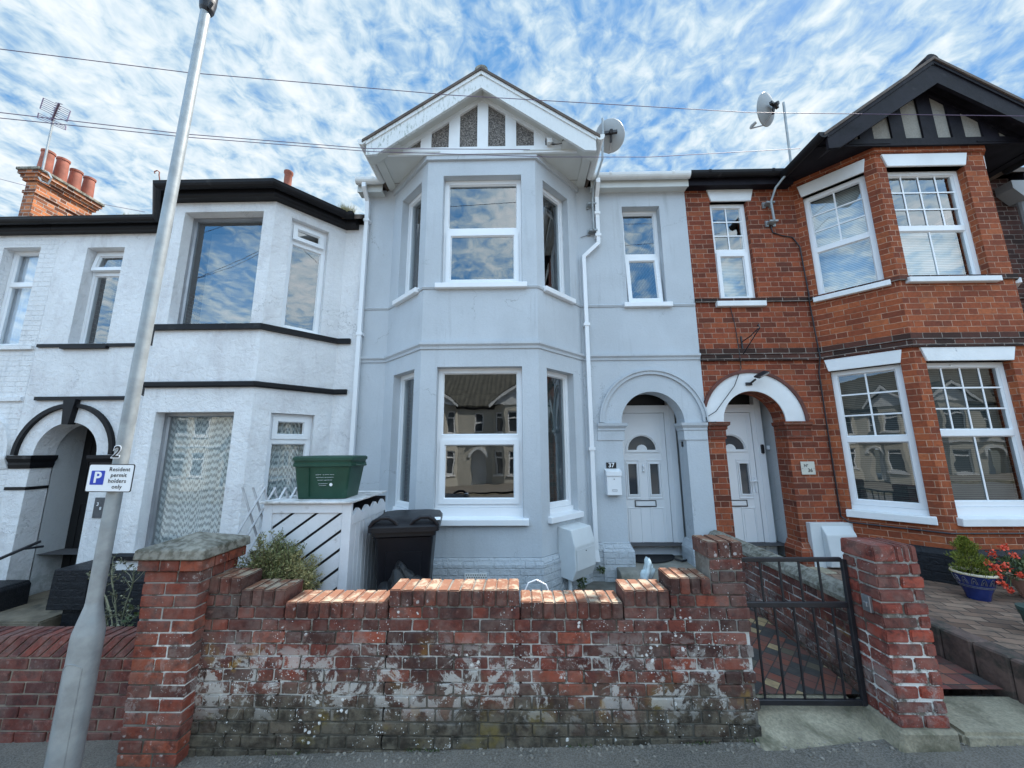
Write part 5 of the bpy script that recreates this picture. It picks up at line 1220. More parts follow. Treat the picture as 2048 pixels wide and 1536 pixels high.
# slatted shed
sh = empty('bin_store', (-1.74, 3.55, -1.62), 'white painted slatted timber bin store behind the garden wall shrub', 'bin store')
sx0, sx1, sy0, sy1, szt = -2.12, -1.385, 3.16, 3.95, -.435
def clip(poly, a, bb, c):     # keep a*x+b*y<=c
    out = []
    for k in range(len(poly)):
        p, q = poly[k], poly[(k+1) % len(poly)]; dp, dq = a*p[0]+bb*p[1]-c, a*q[0]+bb*q[1]-c
        if dp <= 0: out.append(p)
        if dp*dq < 0: t = dp/(dp-dq); out.append((p[0]+t*(q[0]-p[0]), p[1]+t*(q[1]-p[1])))
    return out
b = B(); ring(b, sx0, sx1, -1.6, szt, .075, sy0, sy0+.03); fr_ = b.out('front_frame', MT['shed'], sh, bevel=.003)
ang = R(36); nx_, nz_ = -math.sin(ang), math.cos(ang); pitch = .118
c0 = min(nx_*x+nz_*z for x in (sx0, sx1) for z in (-1.6, szt)); k = 0
while c0+k*pitch < max(nx_*x+nz_*z for x in (sx0, sx1) for z in (-1.6, szt)):
    P = [(sx0+.07, -1.53), (sx1-.07, -1.53), (sx1-.07, szt-.07), (sx0+.07, szt-.07)]
    P = clip(P, -nx_, -nz_, -(c0+k*pitch)); P = clip(P, nx_, nz_, c0+k*pitch+.098) if len(P) > 2 else P
    if len(P) > 2:
        b = B(); b.prism(P, 'y', sy0+.012, sy0+.028); b.out('slat', MT['shed'], sh)
    k += 1
b = B(); b.box(sx0+.02, sx1-.02, sy0+.06, sy0+.07, -1.6, szt-.02); b.box(sx0, sx0+.02, sy0+.03, sy1, -1.6, szt-.02); b.box(sx0+.02, sx1, sy1-.02, sy1, -1.6, szt-.03); b.out('back_board', MT['dark'], sh)
for k in range(10):
    y_ = sy0+.034+k*.079; b = B(); b.prism([(y_, -1.6), (y_+.072, -1.6), (y_+.072, szt-.16), (y_, szt-.16)], 'x', sx1-.022, sx1-.004); b.out('side_board', MT['shed'], sh, bevel=.003)
b = B(); P = [(sy0+.03, szt-.17), (sy1, szt-.17)]+[(sy1-(sy1-sy0-.03)*k/24, szt-.075-.025*math.cos(k*math.pi/3)) for k in range(25)]; b.prism(P, 'x', sx1-.02, sx1+.004); b.out('scalloped_board', MT['shed'], sh)
for k in range(7):
    y_ = sy0-.03+k*.118; b = B(); b.box(sx0-.02, sx1+.012, y_, y_+.112, szt+.004-.0*k, szt+.020, jit=.002); b.out('roof_board', MT['shedgrey'], sh, bevel=.003)
# green recycling box
gb = empty('recycling_box', (-1.74, 3.5, szt+.02), 'dark green plastic recycling box with lid standing on the white bin store', 'recycling box')
bx, by, bz = -1.725, 3.45, szt+.022
b = B(Matrix.Translation((bx, by, bz)) @ Matrix.Rotation(R(3), 4, 'Z') @ Matrix.Diagonal((.88, 1, 1, 1)))
loft(b, [rr3(-.235, .235, -.155, .155, .03, 0), rr3(-.272, .272, -.185, .185, .03, .27), rr3(-.29, .29, -.20, .20, .035, .275), rr3(-.29, .29, -.20, .20, .035, .30), rr3(-.282, .282, -.195, .195, .03, .305), rr3(-.284, .284, -.197, .197, .03, .325)])
bd_ = b.out('body', MT['green'], gb, smooth='auto')
b = B(Matrix.Translation((bx, by, bz)) @ Matrix.Rotation(R(3), 4, 'Z') @ Matrix.Diagonal((.88, 1, 1, 1))); loft(b, [rr3(-.298, .298, -.205, .205, .035, .326), rr3(-.298, .298, -.205, .205, .035, .350), rr3(-.285, .285, -.19, .19, .035, .362), rr3(-.20, .20, -.12, .12, .03, .366)]); b.out('lid', MT['green'], gb, smooth='auto')
for s_ in (-1, 1):
    b = B(Matrix.Translation((bx, by, bz)) @ Matrix.Rotation(R(3), 4, 'Z') @ Matrix.Diagonal((.88, 1, 1, 1))); b.tube([(s_*.285, -.08, .285), (s_*.325, -.07, .28), (s_*.325, .07, .28), (s_*.285, .08, .285)], .011, 8); b.out('handle', MT['green'], gb, smooth='auto')
for s_ in (-.10, .13):
    b = B(Matrix.Translation((bx, by, bz)) @ Matrix.Rotation(R(3), 4, 'Z') @ Matrix.Diagonal((.88, 1, 1, 1))); b.tube([(s_-.02, -.165, .02), (s_-.024, -.191, .262)], .006, 6) if s_ < 0 else None
    if s_ < 0: b.out('rib', MT['green'], bd_)
    else: b.bm.free()
rz3 = R(3)
def boxtext(s, size, u, z, o=bd_):
    yy = -.1735-.0*z - (z/.27)*.03+.014; p = Matrix.Translation((bx, by, bz)) @ Matrix.Rotation(rz3, 4, 'Z') @ Vector((u, -.158-(z/.27)*.0305, z))
    t = txt(s, size, MT['signwhite'], (0, 0, 0), None, 'lettering', bold=.0006, ext=.0006)
    t.data.transform(Matrix.Translation(p) @ Matrix.Rotation(rz3, 4, 'Z') @ Matrix.Rotation(R(90)+math.atan(.0305/.27)*1.0, 4, 'X')); t.parent = o; t.matrix_parent_inverse = gb.matrix_world.inverted() if 0 else Matrix.Identity(4)
    t.matrix_parent_inverse = Matrix.Translation(-gb.location) @ Matrix.Identity(4); t.matrix_parent_inverse = Matrix.Identity(4)
    return t
for k, s_ in enumerate(('Tins, Cans and', 'Plastic Bottles', 'Only Please')): boxtext(s_, .026, .03, .205-.023*k)
boxtext('Tendring', .021, .015, .128); boxtext('District Council', .009, .012, .113)
p = Matrix.Translation((bx, by, bz)) @ Matrix.Rotation(rz3, 4, 'Z') @ Vector((.083, -.1725, .12))
b = B(); b.lathe([(0, 0), (.014, 0), (.014, .001), (0, .001)], p, 16, M=Matrix.Rotation(R(96), 4, 'X')); o = b.out('logo', MT['signwhite'], bd_); o.matrix_parent_inverse = Matrix.Identity(4)
# trellis
tr = empty('trellis', (-2.25, 3.4, -1.0), 'grey expanding lattice trellis beside the white bin store', 'trellis')
for k in range(7):
    x = -2.62+k*.095; b = B(); b.prism([(x, -1.02), (x+.018, -1.02), (x+.018+.36, -.32), (x+.36, -.32)], 'y', 3.34, 3.348); b.out('lath', MT['shed'], tr)
    x = -2.47+k*.095; b = B(); b.prism([(x, -.32), (x+.018, -.32), (x+.018+.30, -1.02), (x+.30, -1.02)], 'y', 3.350, 3.358); b.out('lath', MT['trellis'], tr)
# mailbox 37 and plaques
mb = empty('letter_box', (1.215, 4.99, -.6), 'small white metal letter box on the wall left of the blue grey house door', 'letter box')
b = B(); b.prism([(4.905, -.585), (4.998, -.585), (4.998, -.285), (4.975, -.268), (4.905, -.292)], 'x', 1.125, 1.308); bo = b.out('body', MT['upvc'], mb, bevel=.004)
b = B(); b.prism([(4.893, -.345), (4.903, -.345), (4.903, -.292), (4.998, -.262), (4.998, -.258), (4.893, -.288)], 'x', 1.118, 1.315); b.out('flap', MT['upvc'], mb, bevel=.002)
b = B(); b.lathe([(.008, 0), (.008, .004)], (1.217, 4.9035, -.385), 12, M=Matrix.Rotation(R(90), 4, 'X')); b.out('lock', MT['metalgrey'], mb)
b = B(); ring(b, 1.185, 1.25, -.535, -.513, .003, 4.901, 4.906); b.out('name_slot', MT['metalgrey'], mb)
def plaque(name, x0, x1, z0, z1, m, lines, label, y=5.0, th=.012):
    o = empty(name, ((x0+x1)/2, y, z0), label, 'house number')
    b = B(); b.box(x0, x1, y-th, y-.001, z0, z1); b.out('plate', MT[m], o, bevel=.002)
    for (s, sz, dx, dz, tm, bold) in lines: txt(s, sz, MT[tm], ((x0+x1)/2+dx, y-th-.0012, (z0+z1)/2+dz), o, 'numeral', bold=bold)
plaque('number_plate', 1.145, 1.275, -.252, -.178, 'signblack', [('37', .080, 0, 0, 'signwhite', .001)], 'black plate reading 37 above the white letter box')
plaque('number_plate', 3.665, 3.84, -.345, -.18, 'plaquecream', [('36', .062, .02, -.03, 'signblack', .001), ('N\u00ba', .05, -.025, .03, 'signblack', .0), ('.', .05, -.072, .01, 'signblack', .001), ('.', .05, .072, .01, 'signblack', .001)], 'cream ceramic plaque reading 36 on the red brick wall')
plaque('number_plate', -5.62, -5.475, -.86, -.60, 'slate', [('3', .062, -.022, .045, 'signwhite', .001), ('8', .055, .022, -.01, 'signwhite', .001)], 'dark slate plaque reading 38 on the white wall')
# meter box on the bay of 37
mt = empty('meter_box', (.6, 4.6, -1.45), 'pale grey meter box with angled front on the blue grey bay', 'meter box')
b = B(mR); b.prism([(0, -1.425), (-.19, -1.44), (-.24, -1.33), (-.24, -1.08), (-.19, -.905), (0, -.885)], 'x', .28, .68); b.out('housing', MT['meter'], mt, bevel=.006)
b = B(mR); b.prism([(-.244, -1.325), (-.247, -1.325), (-.247, -1.115), (-.244, -1.115)], 'x', .30, .66); b.out('flap', MT['meter'], mt)
b = B(mR); b.lathe([(.006, 0), (.006, .005)], mR @ Vector((.48, -.25, -1.14)) if 0 else (.48, -.247, -1.14), 10, M=Matrix.Rotation(R(90), 4, 'X')); b.out('lock', MT['darkmetal'], mt)
b = B(mR); b.tube([(.36, -.10, -1.42), (.36, -.10, -1.62)], .022, 10); b.out('pipe', MT['meter'], mt, smooth='auto')
mt = empty('meter_box', (3.9, 4.95, -1.45), 'white meter box at the foot of the red brick wall behind the right pillar', 'meter box')
b = B(); b.box(3.63, 4.16, 4.93, 5.0, -1.46, -.93); b.out('housing', MT['meter'], mt, bevel=.004)
b = B(); b.prism([(4.93, -1.44), (4.85, -1.43), (4.83, -1.30), (4.86, -1.06), (4.93, -.96)], 'x', 3.76, 4.13); b.out('cover', MT['meter'], mt, bevel=.006)
b = B(); b.lathe([(.008, 0), (.008, .005)], (3.95, 4.843, -1.16), 10, M=Matrix.Rotation(R(80), 4, 'X')); b.out('lock', MT['darkmetal'], mt)
# satellite dishes
def dish(c, r, axis, mast, label, lnb=True, m='galvgrey'):
    o = empty('satellite_dish', mast[0], label, 'satellite dish')
    ax = Vector(axis).normalized(); q = ax.to_track_quat('Z', 'Y').to_matrix().to_4x4()
    b = B(); pr = [(0, 0)]+[(r*k/8, .28*r*(k/8)**2) for k in range(1, 9)]+[(r*1.03, .28*r+.004), (r*1.0, .28*r-.008)]+[(r*k/8, .28*r*(k/8)**2-.006) for k in range(7, 0, -1)]+[(0, -.006)]
    b.lathe(pr, c, 32, M=q @ Matrix.Diagonal((.92, 1, 1, 1))); b.out('reflector', MT['dishgrey'], o, smooth='auto')
    b = B(); b.tube(mast, .016, 8); b.out('mast', MT['galv'], o, smooth='auto')
    cv = Vector(c); bk = cv-ax*.05; side = ax.cross(Vector((0, 0, 1))).normalized(); up = side.cross(ax).normalized()
    b = B(); b.tube([bk-side*.09, bk+side*.09], .028, 4); b.tube([bk, bk-up*.13+ax*.0], .02, 4); b.tube([mast[-1] if 0 else bk, bk-ax*.06], .03, 6); b.out('bracket', MT['darkmetal'], o)
    e = cv+ax*(r*1.15)-up*r*.75
    b = B(); b.tube([cv-up*r*.55-ax*.02, cv-up*r*.98+ax*r*.3, e], .010, 6); b.out('arm', MT['metalgrey'], o)
    b = B(); b.tube([e-ax*.0+up*.0, e-ax*.02+up*.03, e-ax*.08+up*.06], [.02, .028, .02], 8); b.out('receiver', MT['dishgrey'], o)
    for p in mast[:2]:
        b = B(); b.box(p[0]-.06, p[0]+.06, p[1]+.0, 4.998, p[2]-.012, p[2]+.012); b.box(p[0]-.07, p[0]-.03, 4.975, 4.999, p[2]-.045, p[2]+.045); b.box(p[0]+.03, p[0]+.07, 4.975, 4.999, p[2]-.045, p[2]+.045); b.out('wall_bracket', MT['galv'], o)
    return o
MT['dishgrey'] = mat('dish_grey', (.30, .32, .33), .5, var=.1)
dish(tuple(at(1221, 268, 4.72)), .225, (.12, .80, .34), [(1.105, 4.90, 3.12), (1.105, 4.90, 3.55), (1.12, 4.86, 3.75), (1.22, 4.64, 4.05), tuple(at(1206, 262, 4.66)), tuple(at(1205, 237, 4.66))], 'grey satellite dish on a bent pole beside the white gable')
dish(tuple(at(1541, 214, 4.80)), .235, (-.42, .78, .22), [(3.70, 4.90, 3.22), (3.69, 4.90, 3.52), (3.74, 4.84, 3.70), tuple(at(1583, 335, 4.70)), tuple(at(1571, 240, 4.72)), tuple(at(1567, 205, 4.72))], 'pale satellite dish with side arm on a pole above the red brick house')
# TV aerial on the chimney
ae = empty('tv_aerial', (-9.5, 6.6, 4.9), 'grid backed television aerial on a pole beside the chimney', 'aerial')
A0 = at(85, 340, 6.35); A1 = at(112, 215, 6.35)
b = B(); b.tube([A0, A1], .018, 8); b.out('mast', MT['galv'], ae, smooth='auto')
hc = at(104, 235, 6.35)
u1_ = (at(135, 228, 6.35)-at(80, 205, 6.35)).normalized()
b = B()
def grid(p0, p1, p2, p3, n):
    for k in range(n+1):
        t = k/n; b.tube([p0.lerp(p3, t), p1.lerp(p2, t)], .006, 4)
    b.tube([p0, p3], .009, 4); b.tube([p1, p2], .009, 4)
grid(at(87, 196, 6.3), at(141, 222, 6.3), at(134, 243, 6.3), at(80, 217, 6.3), 6); grid(at(77, 226, 6.3), at(132, 252, 6.3), at(131, 260, 6.3), at(75, 236, 6.3), 3)
b.out('reflector_grid', MT['wirepurple'], ae)
b = B(); b.tube([at(104, 240, 6.3), at(118, 207, 5.9)], .016, 6)
for k in range(8): c_ = at(104, 240, 6.3).lerp(at(118, 207, 5.9), k/7); b.tube([c_-Vector((.07, 0, -.02)), c_+Vector((.07, 0, -.02))], .007, 4)
b.out('director_boom', MT['wirepurple'], ae)
b = B(); P_ = [at(x, y, 6.38) for x, y in ((76, 352), (84, 342), (97, 345), (103, 356), (96, 368), (82, 362), (76, 352))]; b.tube(P_, .015, 5); b.out('lashing_bracket', MT['galv'], ae)
# overhead cables
def cable(name, pts, r, m, label, sag=.0, grp=None):
    P = []
    for a, c in zip(pts[:-1], pts[1:]):
        for k in range(10): t = k/10; q = Vector(a).lerp(Vector(c), t); P.append(q-Vector((0, 0, sag*4*t*(1-t))))
    P.append(Vector(pts[-1])); b = B(); b.tube(P, r, 5); return tag(b.out(name, MT[m]), label, 'cable', grp)
def ext(a, c, t): return Vector(a)+(Vector(c)-Vector(a))*t
cable('overhead_cable', [ext(at(375, 145, 3.4), at(0, 98, 3.0), 2.2), at(375, 145, 3.4), at(900, 190, 3.8), at(1500, 225, 4.0), at(2048, 232, 4.0), ext(at(2048, 232, 4.0), at(2200, 232, 4.0), 4)], .0042, 'wirepurple', 'upper thin purple cable crossing the sky from left edge to right edge')
cable('overhead_cable', [ext(at(740, 300, 4.02), at(0, 225, 3.0), 1.6), at(0, 225, 3.0), at(370, 268, 3.5), at(735, 297, 4.0), at(1060, 299, 4.22)], .0042, 'wirepurple', 'middle cable ending at the small box on the white gable')
cable('overhead_cable', [ext(at(740, 304, 3.9), at(0, 235, 3.0), 1.6), at(0, 236, 3.0), at(370, 274, 3.5), at(740, 303, 3.9), at(1100, 314, 4.05), at(1300, 314, 4.1), at(1600, 297, 4.15)], .004, 'wirepurple', 'lowest cable passing under the white gable to the red brick house eaves')
cable('overhead_cable', [at(-200, 330, 7.6), at(0, 358, 7.6), at(50, 371, 7.6), at(160, 400, 7.8), at(290, 424, 8.0)], .006, 'wirepurple', 'short cable passing behind the brick chimney')
tb = B(); tb.box(.40, .47, 4.20, 4.262, 3.93, 4.0); tag(tb.out('junction_box', MT['upvc2'], bevel=.004), 'tiny white cable junction box on the beam of the white gable', 'junction box')
b = B(); b.tube([(.45, 4.235, 3.93), (.55, 4.19, 3.89), (.72, 4.17, 3.90), (.80, 4.19, 3.98), (.76, 4.2, 4.07), (.66, 4.2, 4.03), (.60, 4.22, 3.96)], .005, 5); tag(b.out('loose_cable', MT['darkmetal']), 'small black loop of cable hanging from the white gable beam', 'cable')
# cable on red house
cable('wall_cable', [(3.70, 4.985, 3.20), (3.72, 4.985, 3.08), (3.85, 4.985, 3.03), (3.99, 4.985, 3.0), (4.07, 4.98, 2.85), (4.09, 4.975, 2.1), (4.06, 4.95, 2.05), (4.085, 4.975, 1.9), (4.09, 4.95, 1.2), (4.06, 4.97, 1.0), (4.07, 4.985, -.86), (4.12, 4.93, -.92), (4.69, 4.335, -.93), (6.1, 4.335, -.93)], .009, 'darkmetal', 'black cable running down the red brick corner beside the bay')
cable('wall_cable', [(2.98, 4.99, 2.0), (3.02, 4.985, 1.7), (3.04, 4.985, 1.3), (3.02, 4.955, 1.2), (3.04, 4.985, 1.08), (2.9, 4.95, .82), (2.62, 4.95, .48), (2.49, 4.97, .40), (2.50, 4.95, .33), (2.60, 4.93, .34)], .0055, 'darkmetal', 'thin black cable hanging across the white arch of the red house')
cable('wall_cable', [(.93, 4.985, 3.05), (1.02, 4.985, 3.08), (1.10, 4.96, 3.08), (1.12, 4.95, 3.12)], .005, 'wiregrey', 'short grey cable stub on the wall behind the white downpipe')
# hanging basket bracket, flood light, door bell
hb = empty('hanging_bracket', (3.09, 5, 1.4), 'black iron hanging basket bracket on the red brick wall', 'bracket')
b = B(); b.box(3.08, 3.10, 4.985, 5.0, 1.25, 1.52); b.tube([(3.09, 4.985, 1.44), (3.10, 4.80, 1.47), (3.12, 4.66, 1.53)], .007, 6); b.tube([(3.09, 4.985, 1.27), (3.12, 4.68, 1.50)], .007, 6)
b.tube([(3.12, 4.67, 1.50), (3.125, 4.64, 1.53), (3.12, 4.65, 1.58), (3.12, 4.68, 1.56)], .007, 6); b.out('arm', MT['darkmetal'], hb)
fl = empty('security_light', (3.12, 5, .85), 'small black solar security light on the white arch', 'light')
b = B(); b.box(3.07, 3.15, 4.965, 4.985, .83, .87); b.tube([(3.12, 4.97, .85), (3.16, 4.90, .90)], .014, 8); b.out('bracket', MT['darkmetal'], fl)
Mx = Matrix.Translation((3.22, 4.86, .955)) @ Matrix.Rotation(R(-28), 4, 'Y') @ Matrix.Rotation(R(25), 4, 'X')
b = B(Mx); b.box(-.085, .085, -.045, .045, -.012, .012); b.out('head', MT['darkmetal'], fl, bevel=.005)
b = B(Mx); b.box(-.06, .07, -.05, -.046, -.009, .009); b.box(-.065, .07, -.035, .035, -.0155, -.0125); b.out('lens', MT['metalgrey'], fl)
db = B(); p = at(1525, 898, 5.44); db.prism(rrect(p.x-.018, p.x+.018, p.z-.065, p.z+.065, .017), 'y', 5.425, 5.45); o = db.out('door_bell', MT['signblack']); tag(o, 'black video doorbell beside the white door of the red house', 'doorbell')
db = B(); p = at(1536, 895, 5.44); db.prism(rrect(p.x-.018, p.x+.018, p.z-.028, p.z+.028, .012), 'y', 5.425, 5.45); o = db.out('chime_sensor', MT['upvc']); tag(o, 'tiny white sensor next to the black video doorbell', 'sensor')
db = B(); db.box(2.205, 2.219, 5.10, 5.14, .02, .09); tag(db.out('door_bell', MT['signblack'], bevel=.003), 'small black doorbell inside the blue grey porch', 'doorbell')
# door mat
b = B(); b.prism([(-.40+1.66, 5.42), (.42+1.66, 5.42)]+[(1.67+.42*math.cos(t), 5.42-.36*math.sin(t)) for t in [math.pi*k/20 for k in range(1, 20)]], 'z', -1.437, -1.425); tag(b.out('door_mat', MT['mat_rubber']), 'black half round rubber door mat at the blue grey house door', 'door mat')
b = B(); b.tube([(2.02, 5.2, -1.42), (2.08, 5.12, -1.425), (2.16, 5.15, -1.425), (2.2, 5.2, -1.41)], .012, 6); tag(b.out('boot_scraper', MT['darkmetal']), 'small curved black iron piece at the right of the door mat', 'scraper')
b = B(); bmesh.ops.create_icosphere(b.bm, subdivisions=3, radius=1)
for v in b.bm.verts:
    n_ = v.co.normalized(); k_ = 1+.35*math.sin(5*n_.x+2)+.2*math.sin(11*n_.z); v.co = Vector((.955+n_.x*.05*k_+n_.z*.03, 3.02+n_.y*.04*k_, -.93+n_.z*.10*k_))
tag(b.out('plastic_wrap', MT['plastic_clear'], smooth=True), 'scrap of pale plastic wrapping behind the right end of the garden wall', 'litter')
b = B(); b.tube([(.03, 2.93, -1.03), (.06, 2.95, -.975), (.12, 2.96, -.955), (.19, 2.95, -.985), (.22, 2.94, -1.05)], .006, 6); tag(b.out('white_cord', MT['upvc']), 'loop of white cord behind the low middle of the garden wall', 'cord')
# hand rail of 38
hr = empty('hand_rail', (-6.7, 4.9, -1.3), 'black square hand rail on the wall beside the white house porch', 'hand rail')
b = B(); a_, c_ = at(-60, 1143, 4.2), at(80, 1083, 4.88); b.tube([a_, c_], .019, 4); b.out('rail', MT['darkmetal'], hr)
b = B(); q_ = Vector(a_).lerp(Vector(c_), .72); b.tube([q_, q_+Vector((0, .20, -.02))], .015, 6); b.out('bracket', MT['darkmetal'], hr)
# roof bits on 38
b = B(); c_ = at(577, 350, 4.95); b.lathe([(.07, -.25), (.07, .0), (.085, .02), (.085, .06), (.05, .07)], c_, 16, M=Matrix.Diagonal((.75, .75, .8, 1))); tag(b.out('vent_pot', MT['chimpot'], smooth='auto'), 'small terracotta vent pot above the black gutter of the white house', 'vent')
b = B(); c_ = at(318, 350, 4.9); b.tube([c_+Vector((0, .05, -.15)), c_, c_+Vector((-.0, 0, .05)), c_+Vector((-.04, 0, .08)), c_+Vector((-.08, 0, .06)), c_+Vector((-.07, 0, .03))], .008, 6); tag(b.out('roof_hook', MT['chimpot']), 'thin rusty scroll hook on the left corner of the black gutter', 'hook')

# ---------------------------------------------------------------- plants
def leaf(b, p, d, L, w, up=None):
    d = d.normalized(); s_ = d.cross(Vector((rnd.uniform(-1, 1), rnd.uniform(-1, 1), rnd.uniform(-1, 1)))).normalized()
    V = [b.v(p), b.v(p+d*L*.5+s_*w), b.v(p+d*L), b.v(p+d*L*.5-s_*w)]; b.bm.faces.new(V)
def rv(): return Vector((rnd.gauss(0, 1), rnd.gauss(0, 1), rnd.gauss(0, 1))).normalized()
# heather like shrub on the wall
sb = empty('shrub', (-1.85, 3.0, -1.62), 'straggly yellow green heather shrub spilling over the garden wall by the pier', 'shrub')
bt_, bl_, bl2 = B(), B(), B()
for k in range(300):
    base = Vector((rnd.uniform(-2.0, -1.72), 3.02+rnd.uniform(-.06, .1), -1.22))
    tip = Vector((rnd.uniform(-2.13, -1.58), 3.0+rnd.uniform(-.13, .16), 0)); h = -.80-((tip.x+1.85)/.30)**2*.09+rnd.uniform(-.14, .09)
    if tip.x > -1.70: h -= .06
    if abs(tip.x+1.93) < .04 and k % 3 == 0: h = -.64+rnd.uniform(-.07, .03); tip.x = -1.93+rnd.uniform(-.02, .02)
    tip.z = h; mid = base.lerp(tip, .5)+Vector((rnd.uniform(-.05, .05), rnd.uniform(-.04, .04), .03))
    bt_.tube([base, mid, tip], [.004, .003, .0015], 3, caps=False)
    dd = (tip-mid).normalized(); yel = tip.x > -1.72
    for j in range(70):
        t = rnd.random()**.6; p = mid.lerp(tip, t)+rv()*.018
        leaf(bl2 if (yel and rnd.random() < .7) or rnd.random() < .07 else bl_, p, dd*.6+rv()*.8, rnd.uniform(.014, .028), rnd.uniform(.0025, .0045))
bt_.out('stems', MT['stem'], sb); bl_.out('foliage', MT['heather'], sb); bl2.out('tip_foliage', MT['heathertip'], sb)
# soil behind the wall
b = B(); b.box(-2.1, -1.55, 2.9, 3.12, -1.6, -1.12); b.out('soil', MT['soil'], sb)
# tall weed by the left wall
wd = empty('weed', (-3.02, 3.15, -2.03), 'tall spindly weed with dry seed heads beside the gate pier', 'weed')
bs_, bh_, bw_ = B(), B(), B()
root = Vector((-3.0, 3.14, -2.03))
def tw(p, q, r): bs_.tube([p, p.lerp(q, .5)+rv()*.008, q], [r, r*.8, r*.6], 4, caps=False)
stems = [[(235, 1290), (232, 1230), (226, 1175), (224, 1135)], [(238, 1290), (245, 1235), (262, 1180), (268, 1140)], [(236, 1285), (222, 1230), (200, 1170), (192, 1152)], [(240, 1290), (250, 1250), (258, 1220)], [(232, 1285), (215, 1250), (205, 1225)]]
for st in stems:
    P = [root]+[at(x, y, 3.14) for x, y in st]
    for a, c in zip(P[:-1], P[1:]): tw(a, c, .006)
    for k in range(16):
        i = rnd.randrange(1, len(P)-1) if rnd.random() < .6 else len(P)-2; a = P[i].lerp(P[i+1], rnd.random()); e_ = a+Vector((rnd.uniform(-.12, .12), rnd.uniform(-.05, .05), rnd.uniform(-.01, .12)))
        tw(a, e_, .0022)
        for j in range(7): leaf(bs_, e_+rv()*.010, rv(), .02, .006)
for k in range(170):
    c_ = root+Vector((rnd.uniform(-.10, .16), rnd.uniform(-.05, .08), rnd.uniform(.45, .82))); leaf(bw_, c_, rv(), rnd.uniform(.03, .055), rnd.uniform(.008, .016))
bs_.out('stems', MT['weedseed'], wd); bh_.bm.free(); bw_.out('foliage', MT['leaf'], wd)
# pots
def pot(name, c, prof, m, label, rim=None, motif=False):
    prof = [(p[0]*.60, p[1]*.80) for p in prof]; rim = [(p[0]*.60, p[1]*.80) for p in rim] if rim else None
    o = empty(name, c, label, 'plant pot'); b = B(); b.lathe(prof, c, 36); bo = b.out('bowl', MT[m], o, smooth='auto')
    if rim: b = B(); b.lathe(rim, c, 36); b.out('rim', MT['cream'], o, smooth='auto')
    r0 = prof[-1][0]; b = B(); b.lathe([(0, prof[-1][1]-.03), (r0*.93, prof[-1][1]-.03)], c, 24); b.out('soil', MT['soil'], o)
    return o, bo
C1 = Vector((4.45, 3.98, -1.453)); CS = .76
o1, bo1 = pot('plant_pot', C1, [(.13, 0), (.135, .02), (.15, .07), (.20, .16), (.235, .25), (.245, .285)], 'blueglaze', 'wide blue glazed pot with cream rim and leaf pattern on the paving', rim=[(.245, .285), (.262, .288), (.266, .30), (.258, .312), (.235, .312), (.225, .28)])
b = B()
for k in range(14):
    a0 = k*2*math.pi/14
    for s_ in (1, .55):
        P = []
        for j in range(9):
            t = j/8; da = (t-.5)*.30*s_; hh = .19+.075*s_*math.sin(math.pi*t)**.8; rr = (.209+(hh-.17)*.40)*.60
            P.append(C1+Vector((rr*math.sin(a0+da), -rr*math.cos(a0+da), hh*.80)))
        b.tube(P, .0022, 4)
for hh, rr in ((.165, .2055), (.150, .1985)): b.tube([C1+Vector((.607*rr*math.sin(2*math.pi*j/36), -.607*rr*math.cos(2*math.pi*j/36), hh*.80)) for j in range(37)], .002, 4)
b.out('pattern', MT['metalgrey'], bo1)
C2 = Vector((4.98, 3.98, -1.453)); pot('plant_pot', C2, [(.13, 0), (.16, .06), (.21, .16), (.235, .22)], 'pink', 'pink terracotta bowl with geraniums at the right edge', rim=[(.235, .22), (.25, .225), (.25, .245), (.22, .245)])
C3 = Vector((4.10, 3.28, -1.453)); pot('plant_pot', C3, [(.12, 0), (.15, .16), (.165, .165), (.17, .20), (.175, .205), (.175, .235)], 'dkgreen', 'dark green ribbed planter in front of the geraniums')
b = B(); b2 = B(); b2.tube([C1+Vector((0, 0, .20)), C1+Vector((-.02, 0, .45))], [.012, .005], 5)
for k in range(5200):
    t = rnd.random()**.8; z = .22+.34*t; rad = (.115*(1-t)**.7+.02)*(1+.3*math.sin(t*17+rnd.random()))
    a = rnd.random()*2*math.pi; rad *= 1+.35*math.sin(3*a+t*9)*math.sin(5*a-t*14); r_ = rad*math.sqrt(rnd.uniform(.15, 1)); d_ = Vector((math.cos(a)*.5, math.sin(a)*.5, .9))+rv()*.5
    leaf(b, C1+Vector((math.cos(a)*r_-.04*(t), math.sin(a)*r_, z)), d_, rnd.uniform(.014, .032), rnd.uniform(.002, .0045))
cf = empty('dwarf_conifer', C1+Vector((0, 0, .27)), 'small yellow green dwarf conifer growing in the blue pot', 'shrub'); b.out('foliage', MT['conifer'], cf); b2.out('stem', MT['stem'], cf)
ge = empty('geranium', C2+Vector((0, 0, .2)), 'geranium with orange red flowers in the pink terracotta bowl', 'flower'); b = B(); bs_ = B(); bp_ = B()
heads = [(1986, 1108), (2009, 1096), (1990, 1136), (2008, 1132), (1992, 1163), (2010, 1170), (1998, 1150), (2030, 1110), (1975, 1125), (2040, 1150), (2020, 1180)]
for hi, (x, y) in enumerate(heads):
    c_ = at(x, y, 3.85); bs_.tube([C2+Vector((-.12, 0, .21)), (C2+Vector((-.15, 0, .28))).lerp(c_, .5), c_], .003, 4)
    bp_ = B()
    for j in range(42): leaf(bp_, c_+rv()*rnd.uniform(.008, .042 if hi in (0, 1, 2, 3) else .022), rv(), rnd.uniform(.016, .028), .010)
    bp_.out('flower_head', MT['petal'], ge)
for k in range(420):
    c_ = C2+Vector((rnd.uniform(-.24, .2), rnd.uniform(-.2, .12), rnd.uniform(.20, .36))); leaf(b, c_, rv()+Vector((0, 0, .5)), rnd.uniform(.03, .06), rnd.uniform(.012, .022))
